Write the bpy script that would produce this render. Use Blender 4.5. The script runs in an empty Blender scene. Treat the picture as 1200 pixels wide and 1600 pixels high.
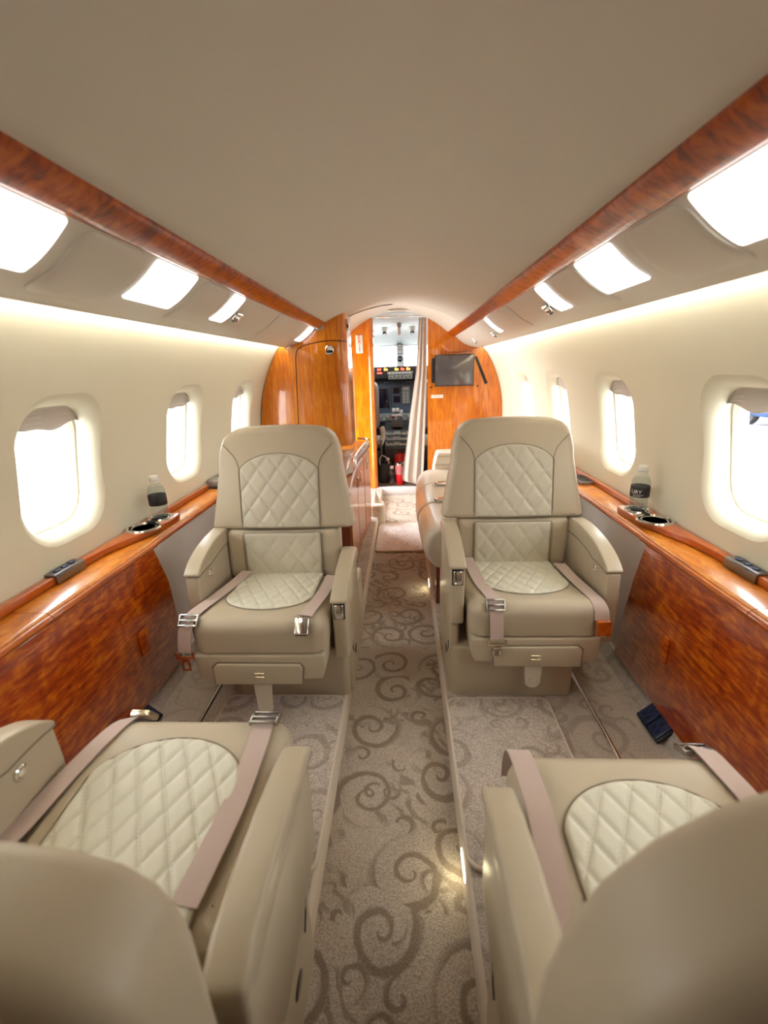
import bpy, bmesh, math, random
from mathutils import Vector, Matrix
random.seed(7)
S = bpy.context.scene
COL = S.collection
PI = math.pi

# ------------------------------------------------------------------ helpers
def link(o):
    COL.objects.link(o); return o

def tag(o, label=None, cat=None, group=None, kind=None):
    if label: o['label'] = label
    if cat: o['category'] = cat
    if group: o['group'] = group
    if kind: o['kind'] = kind
    return o

def empty(name, loc=(0, 0, 0), rz=0.0):
    o = bpy.data.objects.new(name, None)
    o.empty_display_size = 0.05
    o.location = loc; o.rotation_euler = (0, 0, rz)
    return link(o)

class MB:
    """collects shapes into one mesh, several material slots"""
    def __init__(s):
        s.bm = bmesh.new(); s.mi = 0; s.M = Matrix.Identity(4)
    def m(s, i): s.mi = i; return s
    def merge(s, t, mat=None):
        mp = {}
        Mx = s.M @ mat if mat is not None else s.M
        for v in t.verts: mp[v] = s.bm.verts.new(Mx @ v.co)
        for f in t.faces:
            try:
                n = s.bm.faces.new([mp[v] for v in f.verts]); n.material_index = s.mi; n.smooth = True
            except ValueError: pass
        t.free(); return s
    def grid(s, rows, closed_u=False, closed_v=False, cap=False):
        vs = [[s.bm.verts.new(s.M @ Vector(p)) for p in r] for r in rows]
        nu, nv = len(vs), len(vs[0])
        for i in range(nu if closed_u else nu - 1):
            a, b = vs[i], vs[(i + 1) % nu]
            for j in range(nv if closed_v else nv - 1):
                k = (j + 1) % nv
                try:
                    f = s.bm.faces.new((a[j], a[k], b[k], b[j])); f.material_index = s.mi; f.smooth = True
                except ValueError: pass
        if cap:
            for r in (vs[0], vs[-1]):
                try:
                    f = s.bm.faces.new(r); f.material_index = s.mi; f.smooth = True
                except ValueError: pass
        return s
    def box(s, x0, x1, y0, y1, z0, z1, b=0.0, seg=2, mat=None):
        t = bmesh.new(); bmesh.ops.create_cube(t, size=1)
        for v in t.verts:
            v.co = Vector(((x0 + x1) / 2 + v.co.x * (x1 - x0), (y0 + y1) / 2 + v.co.y * (y1 - y0), (z0 + z1) / 2 + v.co.z * (z1 - z0)))
        if b > 0:
            b = min(b, 0.49 * min(abs(x1 - x0), abs(y1 - y0), abs(z1 - z0)))
            bmesh.ops.bevel(t, geom=list(t.edges), offset=b, segments=seg, profile=0.5, affect='EDGES')
        return s.merge(t, mat)
    def prism(s, poly, a0, a1, axis='y', b=0.0, seg=2, only_long=False):
        """closed polygon (2D) extruded along an axis: x:(y,z) y:(x,z) z:(x,y)"""
        t = bmesh.new()
        def P(p, a):
            if axis == 'x': return (a, p[0], p[1])
            if axis == 'y': return (p[0], a, p[1])
            return (p[0], p[1], a)
        A = [t.verts.new(P(p, a0)) for p in poly]; B = [t.verts.new(P(p, a1)) for p in poly]
        n = len(poly)
        fa = t.faces.new(A); fb = t.faces.new(B[::-1])
        for i in range(n):
            t.faces.new((A[i], B[i], B[(i + 1) % n], A[(i + 1) % n]))
        bmesh.ops.recalc_face_normals(t, faces=t.faces)
        if b > 0:
            ed = [e for e in t.edges if e.is_manifold and e.calc_face_angle(0) > 0.5]
            bmesh.ops.bevel(t, geom=ed, offset=b, segments=seg, profile=0.5, affect='EDGES')
        return s.merge(t)
    def tube(s, pts, r, n=8, closed=False):
        pts = [Vector(p) for p in pts]; rows = []
        N = len(pts); up = Vector((0, 0, 1)); prev = None
        for i, p in enumerate(pts):
            if closed: d = pts[(i + 1) % N] - pts[i - 1]
            else: d = pts[min(i + 1, N - 1)] - pts[max(i - 1, 0)]
            d.normalize()
            a = (prev - d * prev.dot(d)) if prev is not None else (up - d * up.dot(d))
            if a.length < 1e-3: a = Vector((1, 0, 0)) - d * d.x
            a.normalize(); prev = a; c = d.cross(a)
            rr = r[i] if isinstance(r, (list, tuple)) else r
            rows.append([p + (a * math.cos(2 * PI * k / n) + c * math.sin(2 * PI * k / n)) * rr for k in range(n)])
        return s.grid(rows, closed_u=closed, closed_v=True, cap=not closed)
    def lathe(s, prof, n=24, c=(0, 0, 0), mat=None, cap=True):
        t = bmesh.new(); rows = []
        for r, z in prof:
            rows.append([t.verts.new((c[0] + r * math.cos(2 * PI * k / n), c[1] + r * math.sin(2 * PI * k / n), c[2] + z)) for k in range(n)])
        for i in range(len(rows) - 1):
            for k in range(n):
                t.faces.new((rows[i][k], rows[i][(k + 1) % n], rows[i + 1][(k + 1) % n], rows[i + 1][k]))
        if cap:
            t.faces.new(rows[0][::-1]); t.faces.new(rows[-1])
        return s.merge(t, mat)
    def pillow(s, outline, thick, r, mapf, bulge=0.0, rr=5, inner=4, back_r=None):
        """outline: 2D points counter-clockwise; mapf(u,v,w)->xyz, w=0 back .. thick front"""
        n = len(outline); O = [Vector(p) for p in outline]
        nrm = []
        for i in range(n):
            d = (O[(i + 1) % n] - O[i - 1]); d.normalize(); nrm.append(Vector((-d.y, d.x)))   # inward for ccw
        cen = sum(O, Vector((0, 0))) / n
        rows = []
        br = r if back_r is None else back_r
        rows.append([mapf(*(cen + (O[i] + nrm[i] * br - cen) * 0.05), 0.0) for i in range(n)])
        for k in range(rr + 1):
            a = PI / 2 * k / rr
            rows.append([mapf(*(O[i] + nrm[i] * br * (1 - math.sin(a))), br * (1 - math.cos(a))) for i in range(n)])
        for k in range(rr + 1):
            a = PI / 2 * k / rr
            rows.append([mapf(*(O[i] + nrm[i] * r * (1 - math.cos(a))), thick - r + r * math.sin(a)) for i in range(n)])
        for k in range(1, inner + 1):
            f = 1 - 0.96 * k / inner
            bz = bulge * (1 - f * f)
            rows.append([mapf(*(cen + (O[i] + nrm[i] * r - cen) * f), thick + bz) for i in range(n)])
        return s.grid(rows, closed_v=True, cap=True)
    def ribbon(s, pts, side, w, t=0.0025):
        """flat strap through pts; side = width direction(s), w = full width"""
        pts = [Vector(p) for p in pts]; N = len(pts); rows = []
        for i, p in enumerate(pts):
            sd = Vector(side[i] if isinstance(side, list) else side).normalized()
            d = (pts[min(i + 1, N - 1)] - pts[max(i - 1, 0)]).normalized()
            nn = sd.cross(d).normalized()
            a, b = p - sd * w / 2, p + sd * w / 2
            rows.append([a + nn * t / 2, b + nn * t / 2, b - nn * t / 2, a - nn * t / 2])
        return s.grid(rows, closed_v=True, cap=True)
    def build(s, name, mats, parent=None, origin=None, angle=40, flip=False):
        bmesh.ops.remove_doubles(s.bm, verts=s.bm.verts, dist=1e-6)
        bmesh.ops.recalc_face_normals(s.bm, faces=s.bm.faces)
        O = Vector(origin) if origin is not None else Vector((0, 0, 0))
        if origin is not None:
            for v in s.bm.verts: v.co -= O
        me = bpy.data.meshes.new(name); s.bm.to_mesh(me); s.bm.free()
        for mt in (mats if isinstance(mats, (list, tuple)) else [mats]): me.materials.append(mt)
        if angle: me.set_sharp_from_angle(angle=math.radians(angle))
        o = bpy.data.objects.new(name, me); link(o)
        if parent is not None: o.parent = parent
        elif origin is not None: o.location = O
        return o

def rrect(hw, hh, r, n=8, c=(0, 0)):
    """rounded rectangle, ccw"""
    pts = []
    for cx, cy, a0 in ((hw - r, hh - r, 0), (-hw + r, hh - r, PI / 2), (-hw + r, -hh + r, PI), (hw - r, -hh + r, 1.5 * PI)):
        for k in range(n + 1):
            a = a0 + PI / 2 * k / n
            pts.append((c[0] + cx + r * math.cos(a), c[1] + cy + r * math.sin(a)))
    return pts

def densify(poly, step):
    out = []
    for i, p in enumerate(poly):
        q = poly[(i + 1) % len(poly)]
        L = math.hypot(q[0] - p[0], q[1] - p[1]); k = max(1, int(L / step + 0.5))
        for j in range(k): out.append((p[0] + (q[0] - p[0]) * j / k, p[1] + (q[1] - p[1]) * j / k))
    return out

def bez(pts, n):
    """Catmull-Rom through pts"""
    P = [Vector(p) for p in pts]; out = []
    for i in range(len(P) - 1):
        a, b, c, d = P[max(i - 1, 0)], P[i], P[i + 1], P[min(i + 2, len(P) - 1)]
        for k in range(n):
            t = k / n
            out.append(0.5 * ((2 * b) + (c - a) * t + (2 * a - 5 * b + 4 * c - d) * t * t + (3 * b - a - 3 * c + d) * t ** 3))
    out.append(P[-1]); return out

# ------------------------------------------------------------------ materials
def newmat(name):
    m = bpy.data.materials.new(name); m.use_nodes = True
    nt = m.node_tree; b = nt.nodes['Principled BSDF']
    return m, nt, b

def N(nt, t, **kw):
    n = nt.nodes.new(t)
    for k, v in kw.items(): setattr(n, k, v)
    return n

def simple(name, col, rough=0.5, metal=0.0, coat=0.0, spec=0.5, emit=None, es=0.0, bump=0.0, bscale=200.0, sheen=0.0, trans=0.0, ior=1.45, alpha=1.0, var=0.0, vscale=6.0):
    m, nt, b = newmat(name)
    b.inputs['Base Color'].default_value = (*col, 1); b.inputs['Roughness'].default_value = rough
    b.inputs['Metallic'].default_value = metal; b.inputs['Coat Weight'].default_value = coat
    b.inputs['Coat Roughness'].default_value = 0.06
    b.inputs['Specular IOR Level'].default_value = spec; b.inputs['Sheen Weight'].default_value = sheen
    b.inputs['Transmission Weight'].default_value = trans; b.inputs['IOR'].default_value = ior
    b.inputs['Alpha'].default_value = alpha
    if emit:
        b.inputs['Emission Color'].default_value = (*emit, 1); b.inputs['Emission Strength'].default_value = es
    tc = N(nt, 'ShaderNodeTexCoord')
    if bump > 0:
        no = N(nt, 'ShaderNodeTexNoise'); no.inputs['Scale'].default_value = bscale; no.inputs['Detail'].default_value = 3
        bp = N(nt, 'ShaderNodeBump'); bp.inputs['Strength'].default_value = bump; bp.inputs['Distance'].default_value = 0.002
        nt.links.new(tc.outputs['Object'], no.inputs['Vector']); nt.links.new(no.outputs['Fac'], bp.inputs['Height'])
        nt.links.new(bp.outputs['Normal'], b.inputs['Normal'])
    if var > 0:
        no = N(nt, 'ShaderNodeTexNoise'); no.inputs['Scale'].default_value = vscale; no.inputs['Detail'].default_value = 4
        mx = N(nt, 'ShaderNodeMix', data_type='RGBA'); nt.links.new(tc.outputs['Object'], no.inputs['Vector'])
        nt.links.new(no.outputs['Fac'], mx.inputs['Factor'])
        mx.inputs[6].default_value = (*[c * (1 - var) for c in col], 1); mx.inputs[7].default_value = (*[min(1, c * (1 + var)) for c in col], 1)
        nt.links.new(mx.outputs[2], b.inputs['Base Color'])
    return m

def wood(name, dark, mid, light, stretch=(1, 1, 1), scale=10, fig=(1, 1, 1), figscale=12, figamt=0.5, rough=0.3, coat=1.0, dist=0.6, detail=8, crough=0.045):
    """lacquered veneer: stretched grain plus a rippled cross figure"""
    m, nt, b = newmat(name); L = nt.links.new
    tc = N(nt, 'ShaderNodeTexCoord')
    mp = N(nt, 'ShaderNodeMapping'); mp.inputs['Scale'].default_value = stretch; L(tc.outputs['Object'], mp.inputs['Vector'])
    g = N(nt, 'ShaderNodeTexNoise'); g.inputs['Scale'].default_value = scale; g.inputs['Detail'].default_value = detail; g.inputs['Roughness'].default_value = 0.6; g.inputs['Distortion'].default_value = dist
    L(mp.outputs[0], g.inputs['Vector'])
    mp2 = N(nt, 'ShaderNodeMapping'); mp2.inputs['Scale'].default_value = fig; L(tc.outputs['Object'], mp2.inputs['Vector'])
    f = N(nt, 'ShaderNodeTexNoise'); f.inputs['Scale'].default_value = figscale; f.inputs['Detail'].default_value = 3; f.inputs['Distortion'].default_value = 1.6
    L(mp2.outputs[0], f.inputs['Vector'])
    mr = N(nt, 'ShaderNodeMath', operation='MULTIPLY'); L(f.outputs['Fac'], mr.inputs[0]); mr.inputs[1].default_value = figamt
    ad = N(nt, 'ShaderNodeMath', operation='ADD'); L(g.outputs['Fac'], ad.inputs[0]); L(mr.outputs[0], ad.inputs[1])
    sb = N(nt, 'ShaderNodeMath', operation='SUBTRACT'); L(ad.outputs[0], sb.inputs[0]); sb.inputs[1].default_value = figamt * 0.5
    cr = N(nt, 'ShaderNodeValToRGB'); L(sb.outputs[0], cr.inputs['Fac'])
    e = cr.color_ramp.elements
    e[0].position = 0.30; e[0].color = (*dark, 1); e[1].position = 0.72; e[1].color = (*light, 1)
    k = e.new(0.5); k.color = (*mid, 1)
    L(cr.outputs['Color'], b.inputs['Base Color'])
    b.inputs['Roughness'].default_value = rough; b.inputs['Coat Weight'].default_value = coat; b.inputs['Coat Roughness'].default_value = crough
    b.inputs['Specular IOR Level'].default_value = 0.4
    return m

def carpet(name, base, patt, fine=900.0, scale=5.2, amt=0.85):
    """cut pile with woven scrolls: spirals round scattered centres, joined by arcs"""
    m, nt, b = newmat(name); L = nt.links.new
    tc = N(nt, 'ShaderNodeTexCoord')
    def math_(op, a, c=None, clamp=False):
        n = N(nt, 'ShaderNodeMath', operation=op, use_clamp=clamp)
        for i, v in enumerate((a, c)):
            if v is None: continue
            if isinstance(v, (int, float)): n.inputs[i].default_value = v
            else: L(v, n.inputs[i])
        return n.outputs[0]
    geo = N(nt, 'ShaderNodeNewGeometry')
    # a slow warp keeps the scrolls from being perfect circles
    wn = N(nt, 'ShaderNodeTexNoise'); wn.inputs['Scale'].default_value = 5.0; L(geo.outputs['Position'], wn.inputs['Vector'])
    ws = N(nt, 'ShaderNodeVectorMath', operation='SCALE'); L(wn.outputs['Color'], ws.inputs[0]); ws.inputs['Scale'].default_value = 0.04
    wp = N(nt, 'ShaderNodeVectorMath', operation='ADD'); L(geo.outputs['Position'], wp.inputs[0]); L(ws.outputs[0], wp.inputs[1])
    fl = N(nt, 'ShaderNodeVectorMath', operation='MULTIPLY'); L(wp.outputs[0], fl.inputs[0]); fl.inputs[1].default_value = (1, 1, 0)
    edge = N(nt, 'ShaderNodeTexNoise'); edge.inputs['Scale'].default_value = 55.0; edge.inputs['Detail'].default_value = 2; L(geo.outputs['Position'], edge.inputs['Vector'])
    def spiral(sc, off, turns, width, rmax):
        mp = N(nt, 'ShaderNodeVectorMath', operation='MULTIPLY_ADD'); L(fl.outputs[0], mp.inputs[0])
        mp.inputs[1].default_value = (sc, sc, 0); mp.inputs[2].default_value = off
        vo = N(nt, 'ShaderNodeTexVoronoi', voronoi_dimensions='2D'); vo.inputs['Scale'].default_value = 1.0; vo.inputs['Randomness'].default_value = 0.65
        L(mp.outputs[0], vo.inputs['Vector'])
        d = N(nt, 'ShaderNodeVectorMath', operation='SUBTRACT'); L(mp.outputs[0], d.inputs[0]); L(vo.outputs['Position'], d.inputs[1])
        sx = N(nt, 'ShaderNodeSeparateXYZ'); L(d.outputs[0], sx.inputs[0])
        cs = N(nt, 'ShaderNodeSeparateColor'); L(vo.outputs['Color'], cs.inputs[0])
        flip = math_('SUBTRACT', math_('MULTIPLY', math_('GREATER_THAN', cs.outputs[0], 0.5), 2.0), 1.0)
        ang = math_('ARCTAN2', math_('MULTIPLY', sx.outputs['Y'], flip), sx.outputs['X'])
        r = vo.outputs['Distance']
        ph = math_('ADD', math_('ADD', math_('MULTIPLY', ang, 1 / (2 * PI)), math_('MULTIPLY', math_('POWER', r, 0.75), turns)), cs.outputs[1])
        fr = math_('ABSOLUTE', math_('SUBTRACT', math_('FRACT', ph), 0.5))
        wv = math_('ADD', width * 0.55, math_('MULTIPLY', r, width * 0.8))
        wv = math_('MULTIPLY', wv, math_('ADD', 0.45, math_('MULTIPLY', wn.outputs['Fac'], 1.1)))
        wv = math_('ADD', wv, math_('MULTIPLY', math_('SUBTRACT', edge.outputs['Fac'], 0.5), width * 0.55))
        line = math_('MULTIPLY', math_('SUBTRACT', wv, fr), 12.0, True)
        inr = math_('MULTIPLY', math_('MULTIPLY', math_('SUBTRACT', rmax, r), 9.0, True), math_('GREATER_THAN', r, 0.02))
        return math_('MULTIPLY', line, inr)
    a = spiral(scale, (0.3, 0.2, 0), 3.2, 0.24, 0.52)
    c = spiral(scale * 1.9, (4.1, 7.7, 0), 2.3, 0.28, 0.40)
    nz = N(nt, 'ShaderNodeTexNoise'); nz.inputs['Scale'].default_value = 3.5; L(geo.outputs['Position'], nz.inputs['Vector'])
    c2 = math_('MULTIPLY', c, math_('GREATER_THAN', nz.outputs['Fac'], 0.5))
    pat = math_('MAXIMUM', a, c2)
    # acanthus-like sprays between the scrolls
    lf = N(nt, 'ShaderNodeTexWave', wave_type='BANDS', bands_direction='DIAGONAL'); lf.inputs['Scale'].default_value = 9.0; lf.inputs['Distortion'].default_value = 9.0; lf.inputs['Detail'].default_value = 2.0; lf.inputs['Detail Scale'].default_value = 1.3
    L(fl.outputs[0], lf.inputs['Vector'])
    ml_ = N(nt, 'ShaderNodeTexNoise'); ml_.inputs['Scale'].default_value = 7.0; L(geo.outputs['Position'], ml_.inputs['Vector'])
    spray = math_('MULTIPLY', math_('MULTIPLY', math_('SUBTRACT', lf.outputs['Fac'], 0.62), 5.0, True), math_('MULTIPLY', math_('SUBTRACT', ml_.outputs['Fac'], 0.53), 14.0, True))
    pat = math_('MAXIMUM', pat, math_('MULTIPLY', spray, 0.75))
    fn = N(nt, 'ShaderNodeTexNoise'); fn.inputs['Scale'].default_value = 260; fn.inputs['Detail'].default_value = 4; L(geo.outputs['Position'], fn.inputs['Vector'])
    ln = N(nt, 'ShaderNodeTexNoise'); ln.inputs['Scale'].default_value = 9; L(geo.outputs['Position'], ln.inputs['Vector'])
    pf = math_('MULTIPLY', pat, math_('MULTIPLY', math_('ADD', fn.outputs['Fac'], 0.35), amt), True)
    mx = N(nt, 'ShaderNodeMix', data_type='RGBA'); L(pf, mx.inputs['Factor']); mx.inputs[6].default_value = (*base, 1); mx.inputs[7].default_value = (*patt, 1)
    hv = math_('ADD', math_('MULTIPLY', math_('SUBTRACT', fn.outputs['Fac'], 0.5), 1.9), 0.425)
    hv = math_('ADD', hv, math_('MULTIPLY', ln.outputs['Fac'], 0.35))
    hs = N(nt, 'ShaderNodeMix', data_type='RGBA', blend_type='MULTIPLY'); hs.inputs['Factor'].default_value = 1.0
    L(mx.outputs[2], hs.inputs[6]); cc = N(nt, 'ShaderNodeCombineColor')
    hv2 = math_('ADD', hv, 0.40)
    for i in range(3): L(hv2, cc.inputs[i])
    L(cc.outputs[0], hs.inputs[7]); L(hs.outputs[2], b.inputs['Base Color'])
    bp = N(nt, 'ShaderNodeBump'); bp.inputs['Strength'].default_value = 0.55; bp.inputs['Distance'].default_value = 0.004
    L(math_('SUBTRACT', fn.outputs['Fac'], math_('MULTIPLY', pat, 0.15)), bp.inputs['Height']); L(bp.outputs[0], b.inputs['Normal'])
    b.inputs['Roughness'].default_value = 0.95; b.inputs['Specular IOR Level'].default_value = 0.1; b.inputs['Sheen Weight'].default_value = 0.25
    return m

def glassmat(name, tint=(1, 1, 1), refl=0.08, haze=0.0):
    m = bpy.data.materials.new(name); m.use_nodes = True; nt = m.node_tree
    for n in list(nt.nodes): nt.nodes.remove(n)
    out = N(nt, 'ShaderNodeOutputMaterial'); tr = N(nt, 'ShaderNodeBsdfTransparent'); gl = N(nt, 'ShaderNodeBsdfGlossy')
    tr.inputs['Color'].default_value = (*tint, 1); gl.inputs['Roughness'].default_value = 0.02
    mx = N(nt, 'ShaderNodeMixShader'); lw = N(nt, 'ShaderNodeLayerWeight'); lw.inputs['Blend'].default_value = refl
    ge = N(nt, 'ShaderNodeNewGeometry'); iv = N(nt, 'ShaderNodeMath', operation='SUBTRACT'); iv.inputs[0].default_value = 1.0
    ml = N(nt, 'ShaderNodeMath', operation='MULTIPLY'); m2 = N(nt, 'ShaderNodeMath', operation='MULTIPLY'); m2.inputs[1].default_value = 0.75
    nt.links.new(ge.outputs['Backfacing'], iv.inputs[1]); nt.links.new(lw.outputs['Fresnel'], ml.inputs[0]); nt.links.new(iv.outputs[0], ml.inputs[1])
    nt.links.new(ml.outputs[0], m2.inputs[0]); nt.links.new(m2.outputs[0], mx.inputs[0]); nt.links.new(tr.outputs[0], mx.inputs[1]); nt.links.new(gl.outputs[0], mx.inputs[2])
    df = N(nt, 'ShaderNodeBsdfDiffuse'); df.inputs['Color'].default_value = (0.8, 0.82, 0.82, 1); mh = N(nt, 'ShaderNodeMixShader'); mh.inputs[0].default_value = haze
    nt.links.new(mx.outputs[0], mh.inputs[1]); nt.links.new(df.outputs[0], mh.inputs[2])
    nt.links.new(mh.outputs[0], out.inputs['Surface']); return m

LEATHER = simple('taupe_leather', (0.475, 0.402, 0.292), 0.40, spec=0.45, bump=0.12, bscale=420)
LEATHER2 = simple('taupe_leather_satin', (0.47, 0.398, 0.289), 0.32, spec=0.5, bump=0.08, bscale=420)
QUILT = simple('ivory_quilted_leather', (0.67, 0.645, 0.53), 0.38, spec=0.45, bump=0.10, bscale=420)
QUILT_SHADE = simple('shaded_quilted_leather', (0.535, 0.490, 0.385), 0.40, spec=0.45, bump=0.10, bscale=420)  # same quilt leather, its colour darkened for the less lit upright panels
THREAD = simple('stitch_thread', (0.56, 0.51, 0.40), 0.7)
SEAM = simple('dark_seam_thread', (0.25, 0.20, 0.14), 0.8)  # dark colour for seams and joints
BELT = simple('pink_beige_webbing', (0.52, 0.40, 0.35), 0.75, sheen=0.3, bump=0.35, bscale=700)
CHROME = simple('polished_chrome', (0.80, 0.78, 0.75), 0.12, 1.0)
BRASS = simple('warm_polished_metal', (0.78, 0.66, 0.50), 0.16, 1.0)
STEEL = simple('brushed_dark_metal', (0.30, 0.29, 0.30), 0.35, 1.0)
BLACK = simple('black_plastic', (0.012, 0.012, 0.014), 0.4)
NAVY = simple('navy_plastic', (0.022, 0.032, 0.085), 0.3)
GLOSSBLACK = simple('gloss_black', (0.010, 0.011, 0.012), 0.05, coat=0.6)
LINER = simple('cream_wall_liner', (0.70, 0.668, 0.535), 0.65, spec=0.3, bump=0.10, bscale=160)
HEAD = simple('taupe_headliner', (0.52, 0.478, 0.40), 0.7, spec=0.3, bump=0.08, bscale=240)
VAL = simple('valance_leather', (0.57, 0.53, 0.455), 0.42, spec=0.4, bump=0.06, bscale=300)
GREYP = simple('pale_grey_sidewall_fabric', (0.74, 0.72, 0.72), 0.8, bump=0.1, bscale=300)
FRAME = simple('window_frame_ivory', (0.70, 0.66, 0.55), 0.5)
SHADE = simple('pleated_shade', (0.66, 0.62, 0.58), 0.7)
_nt = SHADE.node_tree; _b = _nt.nodes['Principled BSDF']; _t = N(_nt, 'ShaderNodeBsdfTranslucent'); _t.inputs['Color'].default_value = (0.55, 0.50, 0.45, 1)
_m = N(_nt, 'ShaderNodeMixShader'); _m.inputs[0].default_value = 0.28; _o = _nt.nodes['Material Output']
_nt.links.new(_b.outputs[0], _m.inputs[1]); _nt.links.new(_t.outputs[0], _m.inputs[2]); _nt.links.new(_m.outputs[0], _o.inputs['Surface'])
W_SIDE = wood('figured_red_veneer', (0.24, 0.016, 0.0003), (0.46, 0.062, 0.001), (0.74, 0.195, 0.005), (1, 2.2, 11), 7, (1, 3, 1.3), 4.5, 0.55, dist=0.5, detail=3)
W_LEDGE = wood('honey_veneer', (0.36, 0.085, 0.004), (0.52, 0.155, 0.010), (0.64, 0.25, 0.028), (3, 1, 3), 12, (8, 3, 8), 9, 0.45, coat=0.7, crough=0.13)
W_EDGE = wood('polished_orange_wood', (0.30, 0.045, 0.001), (0.43, 0.082, 0.002), (0.54, 0.135, 0.006), (6, 1, 6), 7, (4, 2, 4), 9, 0.3)
W_STRIP = wood('mottled_wood_strip', (0.12, 0.008, 0.0002), (0.31, 0.042, 0.0005), (0.44, 0.10, 0.002), (2, 5, 2), 7, (3, 6, 3), 6, 0.8, coat=0.35)
W_BULK = wood('orange_bulkhead_veneer', (0.40, 0.085, 0.001), (0.54, 0.150, 0.002), (0.66, 0.235, 0.006), (7, 7, 0.6), 8, (3, 3, 1), 6, 0.35)
W_DARK = wood('dark_red_wood', (0.10, 0.012, 0.004), (0.17, 0.025, 0.006), (0.24, 0.04, 0.01), (5, 5, 1), 8, (2, 2, 2), 6, 0.3)
C_AISLE = carpet('aisle_scroll_carpet', (0.45, 0.383, 0.312), (0.225, 0.172, 0.122), scale=4.8, amt=1.0)
C_SIDE = carpet('side_scroll_carpet', (0.46, 0.405, 0.35), (0.32, 0.265, 0.215), scale=4.2, amt=0.8)
C_MAT = carpet('mat_scroll_carpet', (0.50, 0.435, 0.375), (0.335, 0.275, 0.22), scale=5.4, amt=0.95)
C_MAT_LIT = carpet('daylit_scroll_carpet', (0.80, 0.75, 0.72), (0.60, 0.53, 0.49), scale=6.0, amt=0.7)  # daylight falling on the aisle mat is put into this paler carpet
C_CREAM_LIT = carpet('sunlit_cream_carpet', (0.66, 0.60, 0.48), (0.60, 0.53, 0.42), scale=5.0)
BIND = simple('carpet_binding', (0.62, 0.54, 0.45), 0.85, bump=0.3, bscale=500)
C_COCK = simple('cockpit_carpet', (0.17, 0.125, 0.09), 0.95, bump=0.5, bscale=300)
METALSTEP = simple('grey_threshold', (0.62, 0.61, 0.62), 0.5)
STONE = simple('grey_stone_counter', (0.20, 0.175, 0.145), 0.25, coat=0.5, var=0.45, vscale=60)
PANE = glassmat('window_pane', (0.985, 0.99, 1.0), 0.06)
PET = glassmat('clear_plastic', (0.93, 0.95, 0.95), 0.16, 0.05)
WATER = glassmat('water', (0.86, 0.89, 0.89), 0.10, 0.03)
LABEL = simple('black_label', (0.018, 0.017, 0.018), 0.45)
WHITE = simple('white_plastic', (0.80, 0.80, 0.78), 0.45)
PRINT = simple('white_print', (0.85, 0.85, 0.83), 0.6)
LENS = simple('lit_lens', (0.9, 0.92, 0.95), 0.3, emit=(1.0, 0.985, 0.97), es=3.4)
LED = simple('cove_led', (1, 1, 1), 0.5, emit=(1.0, 0.95, 0.84), es=19.0)
ENTRY = simple('added_entry_lens', (1, 1, 1), 0.5, emit=(1.0, 0.94, 0.84), es=12.0)
SCREEN = simple('switched_off_screen', (0.075, 0.070, 0.072), 0.12, coat=1.0)
RED = simple('red_print', (0.62, 0.02, 0.015), 0.5)
SIGNW = simple('white_sign_face', (0.78, 0.74, 0.68), 0.5)
CURT = simple('beige_curtain_fabric', (0.44, 0.385, 0.335), 0.8, sheen=0.2, bump=0.2, bscale=500)
PANEL = simple('blue_grey_cockpit_panel', (0.10, 0.14, 0.20), 0.5)
PANEL2 = simple('grey_green_radio_panel', (0.30, 0.34, 0.32), 0.5)
COCKL = simple('cockpit_liner', (0.58, 0.63, 0.62), 0.7)
DISP = simple('dark_display', (0.006, 0.006, 0.022), 0.1)
KNOB = simple('pale_knob', (0.62, 0.63, 0.58), 0.5)
SHEEP = simple('sheepskin', (0.78, 0.76, 0.70), 0.95, sheen=0.6, bump=0.8, bscale=120)
SEATGREY = simple('grey_seat_shell', (0.34, 0.32, 0.30), 0.6)
A_RED = simple('red_warning_lamp', (0.5, 0.02, 0.01), 0.4, emit=(1.0, 0.06, 0.03), es=7.0)
A_AMB = simple('amber_caution_lamp', (0.5, 0.2, 0.01), 0.4, emit=(1.0, 0.36, 0.05), es=6.0)
TRED = simple('red_tumbler', (0.70, 0.012, 0.018), 0.35)
TPINK = simple('pink_tumbler_band', (0.62, 0.22, 0.23), 0.35)
TAB = simple('translucent_tab', (0.60, 0.54, 0.44), 0.4)
GROUND = simple('pale_concrete', (0.55, 0.54, 0.52), 0.9, var=0.08)
TRUCKB = simple('blue_vehicle_paint', (0.02, 0.04, 0.10), 0.5, spec=0.2)
HANG = simple('pale_hangar_metal', (0.62, 0.62, 0.60), 0.6)

# ------------------------------------------------------------------ the cabin shell
ZC, RW = 0.70, 0.961            # centre height and radius of the wall's curve
Y0, Y1 = -1.25, 4.35            # aft and forward ends of the cabin
def wx(z, r=RW): return math.sqrt(max(0.0, r * r - (z - ZC) ** 2))

WIN = {'right': [0.50, 1.235, 2.00, 2.735, 3.45], 'left': [0.51, 1.265, 2.035, 2.795]}
WHW, WHH, WZ = 0.172, 0.208, 0.868
def ring(sx, yc, d, g, n=9):
    pts = []
    for (a, b_) in rrect(WHW + g, WHH + g, 0.118 + g * 0.7, n):
        z = WZ + b_; pts.append((sx * (wx(z) + d), yc + a, z))
    return pts

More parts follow.
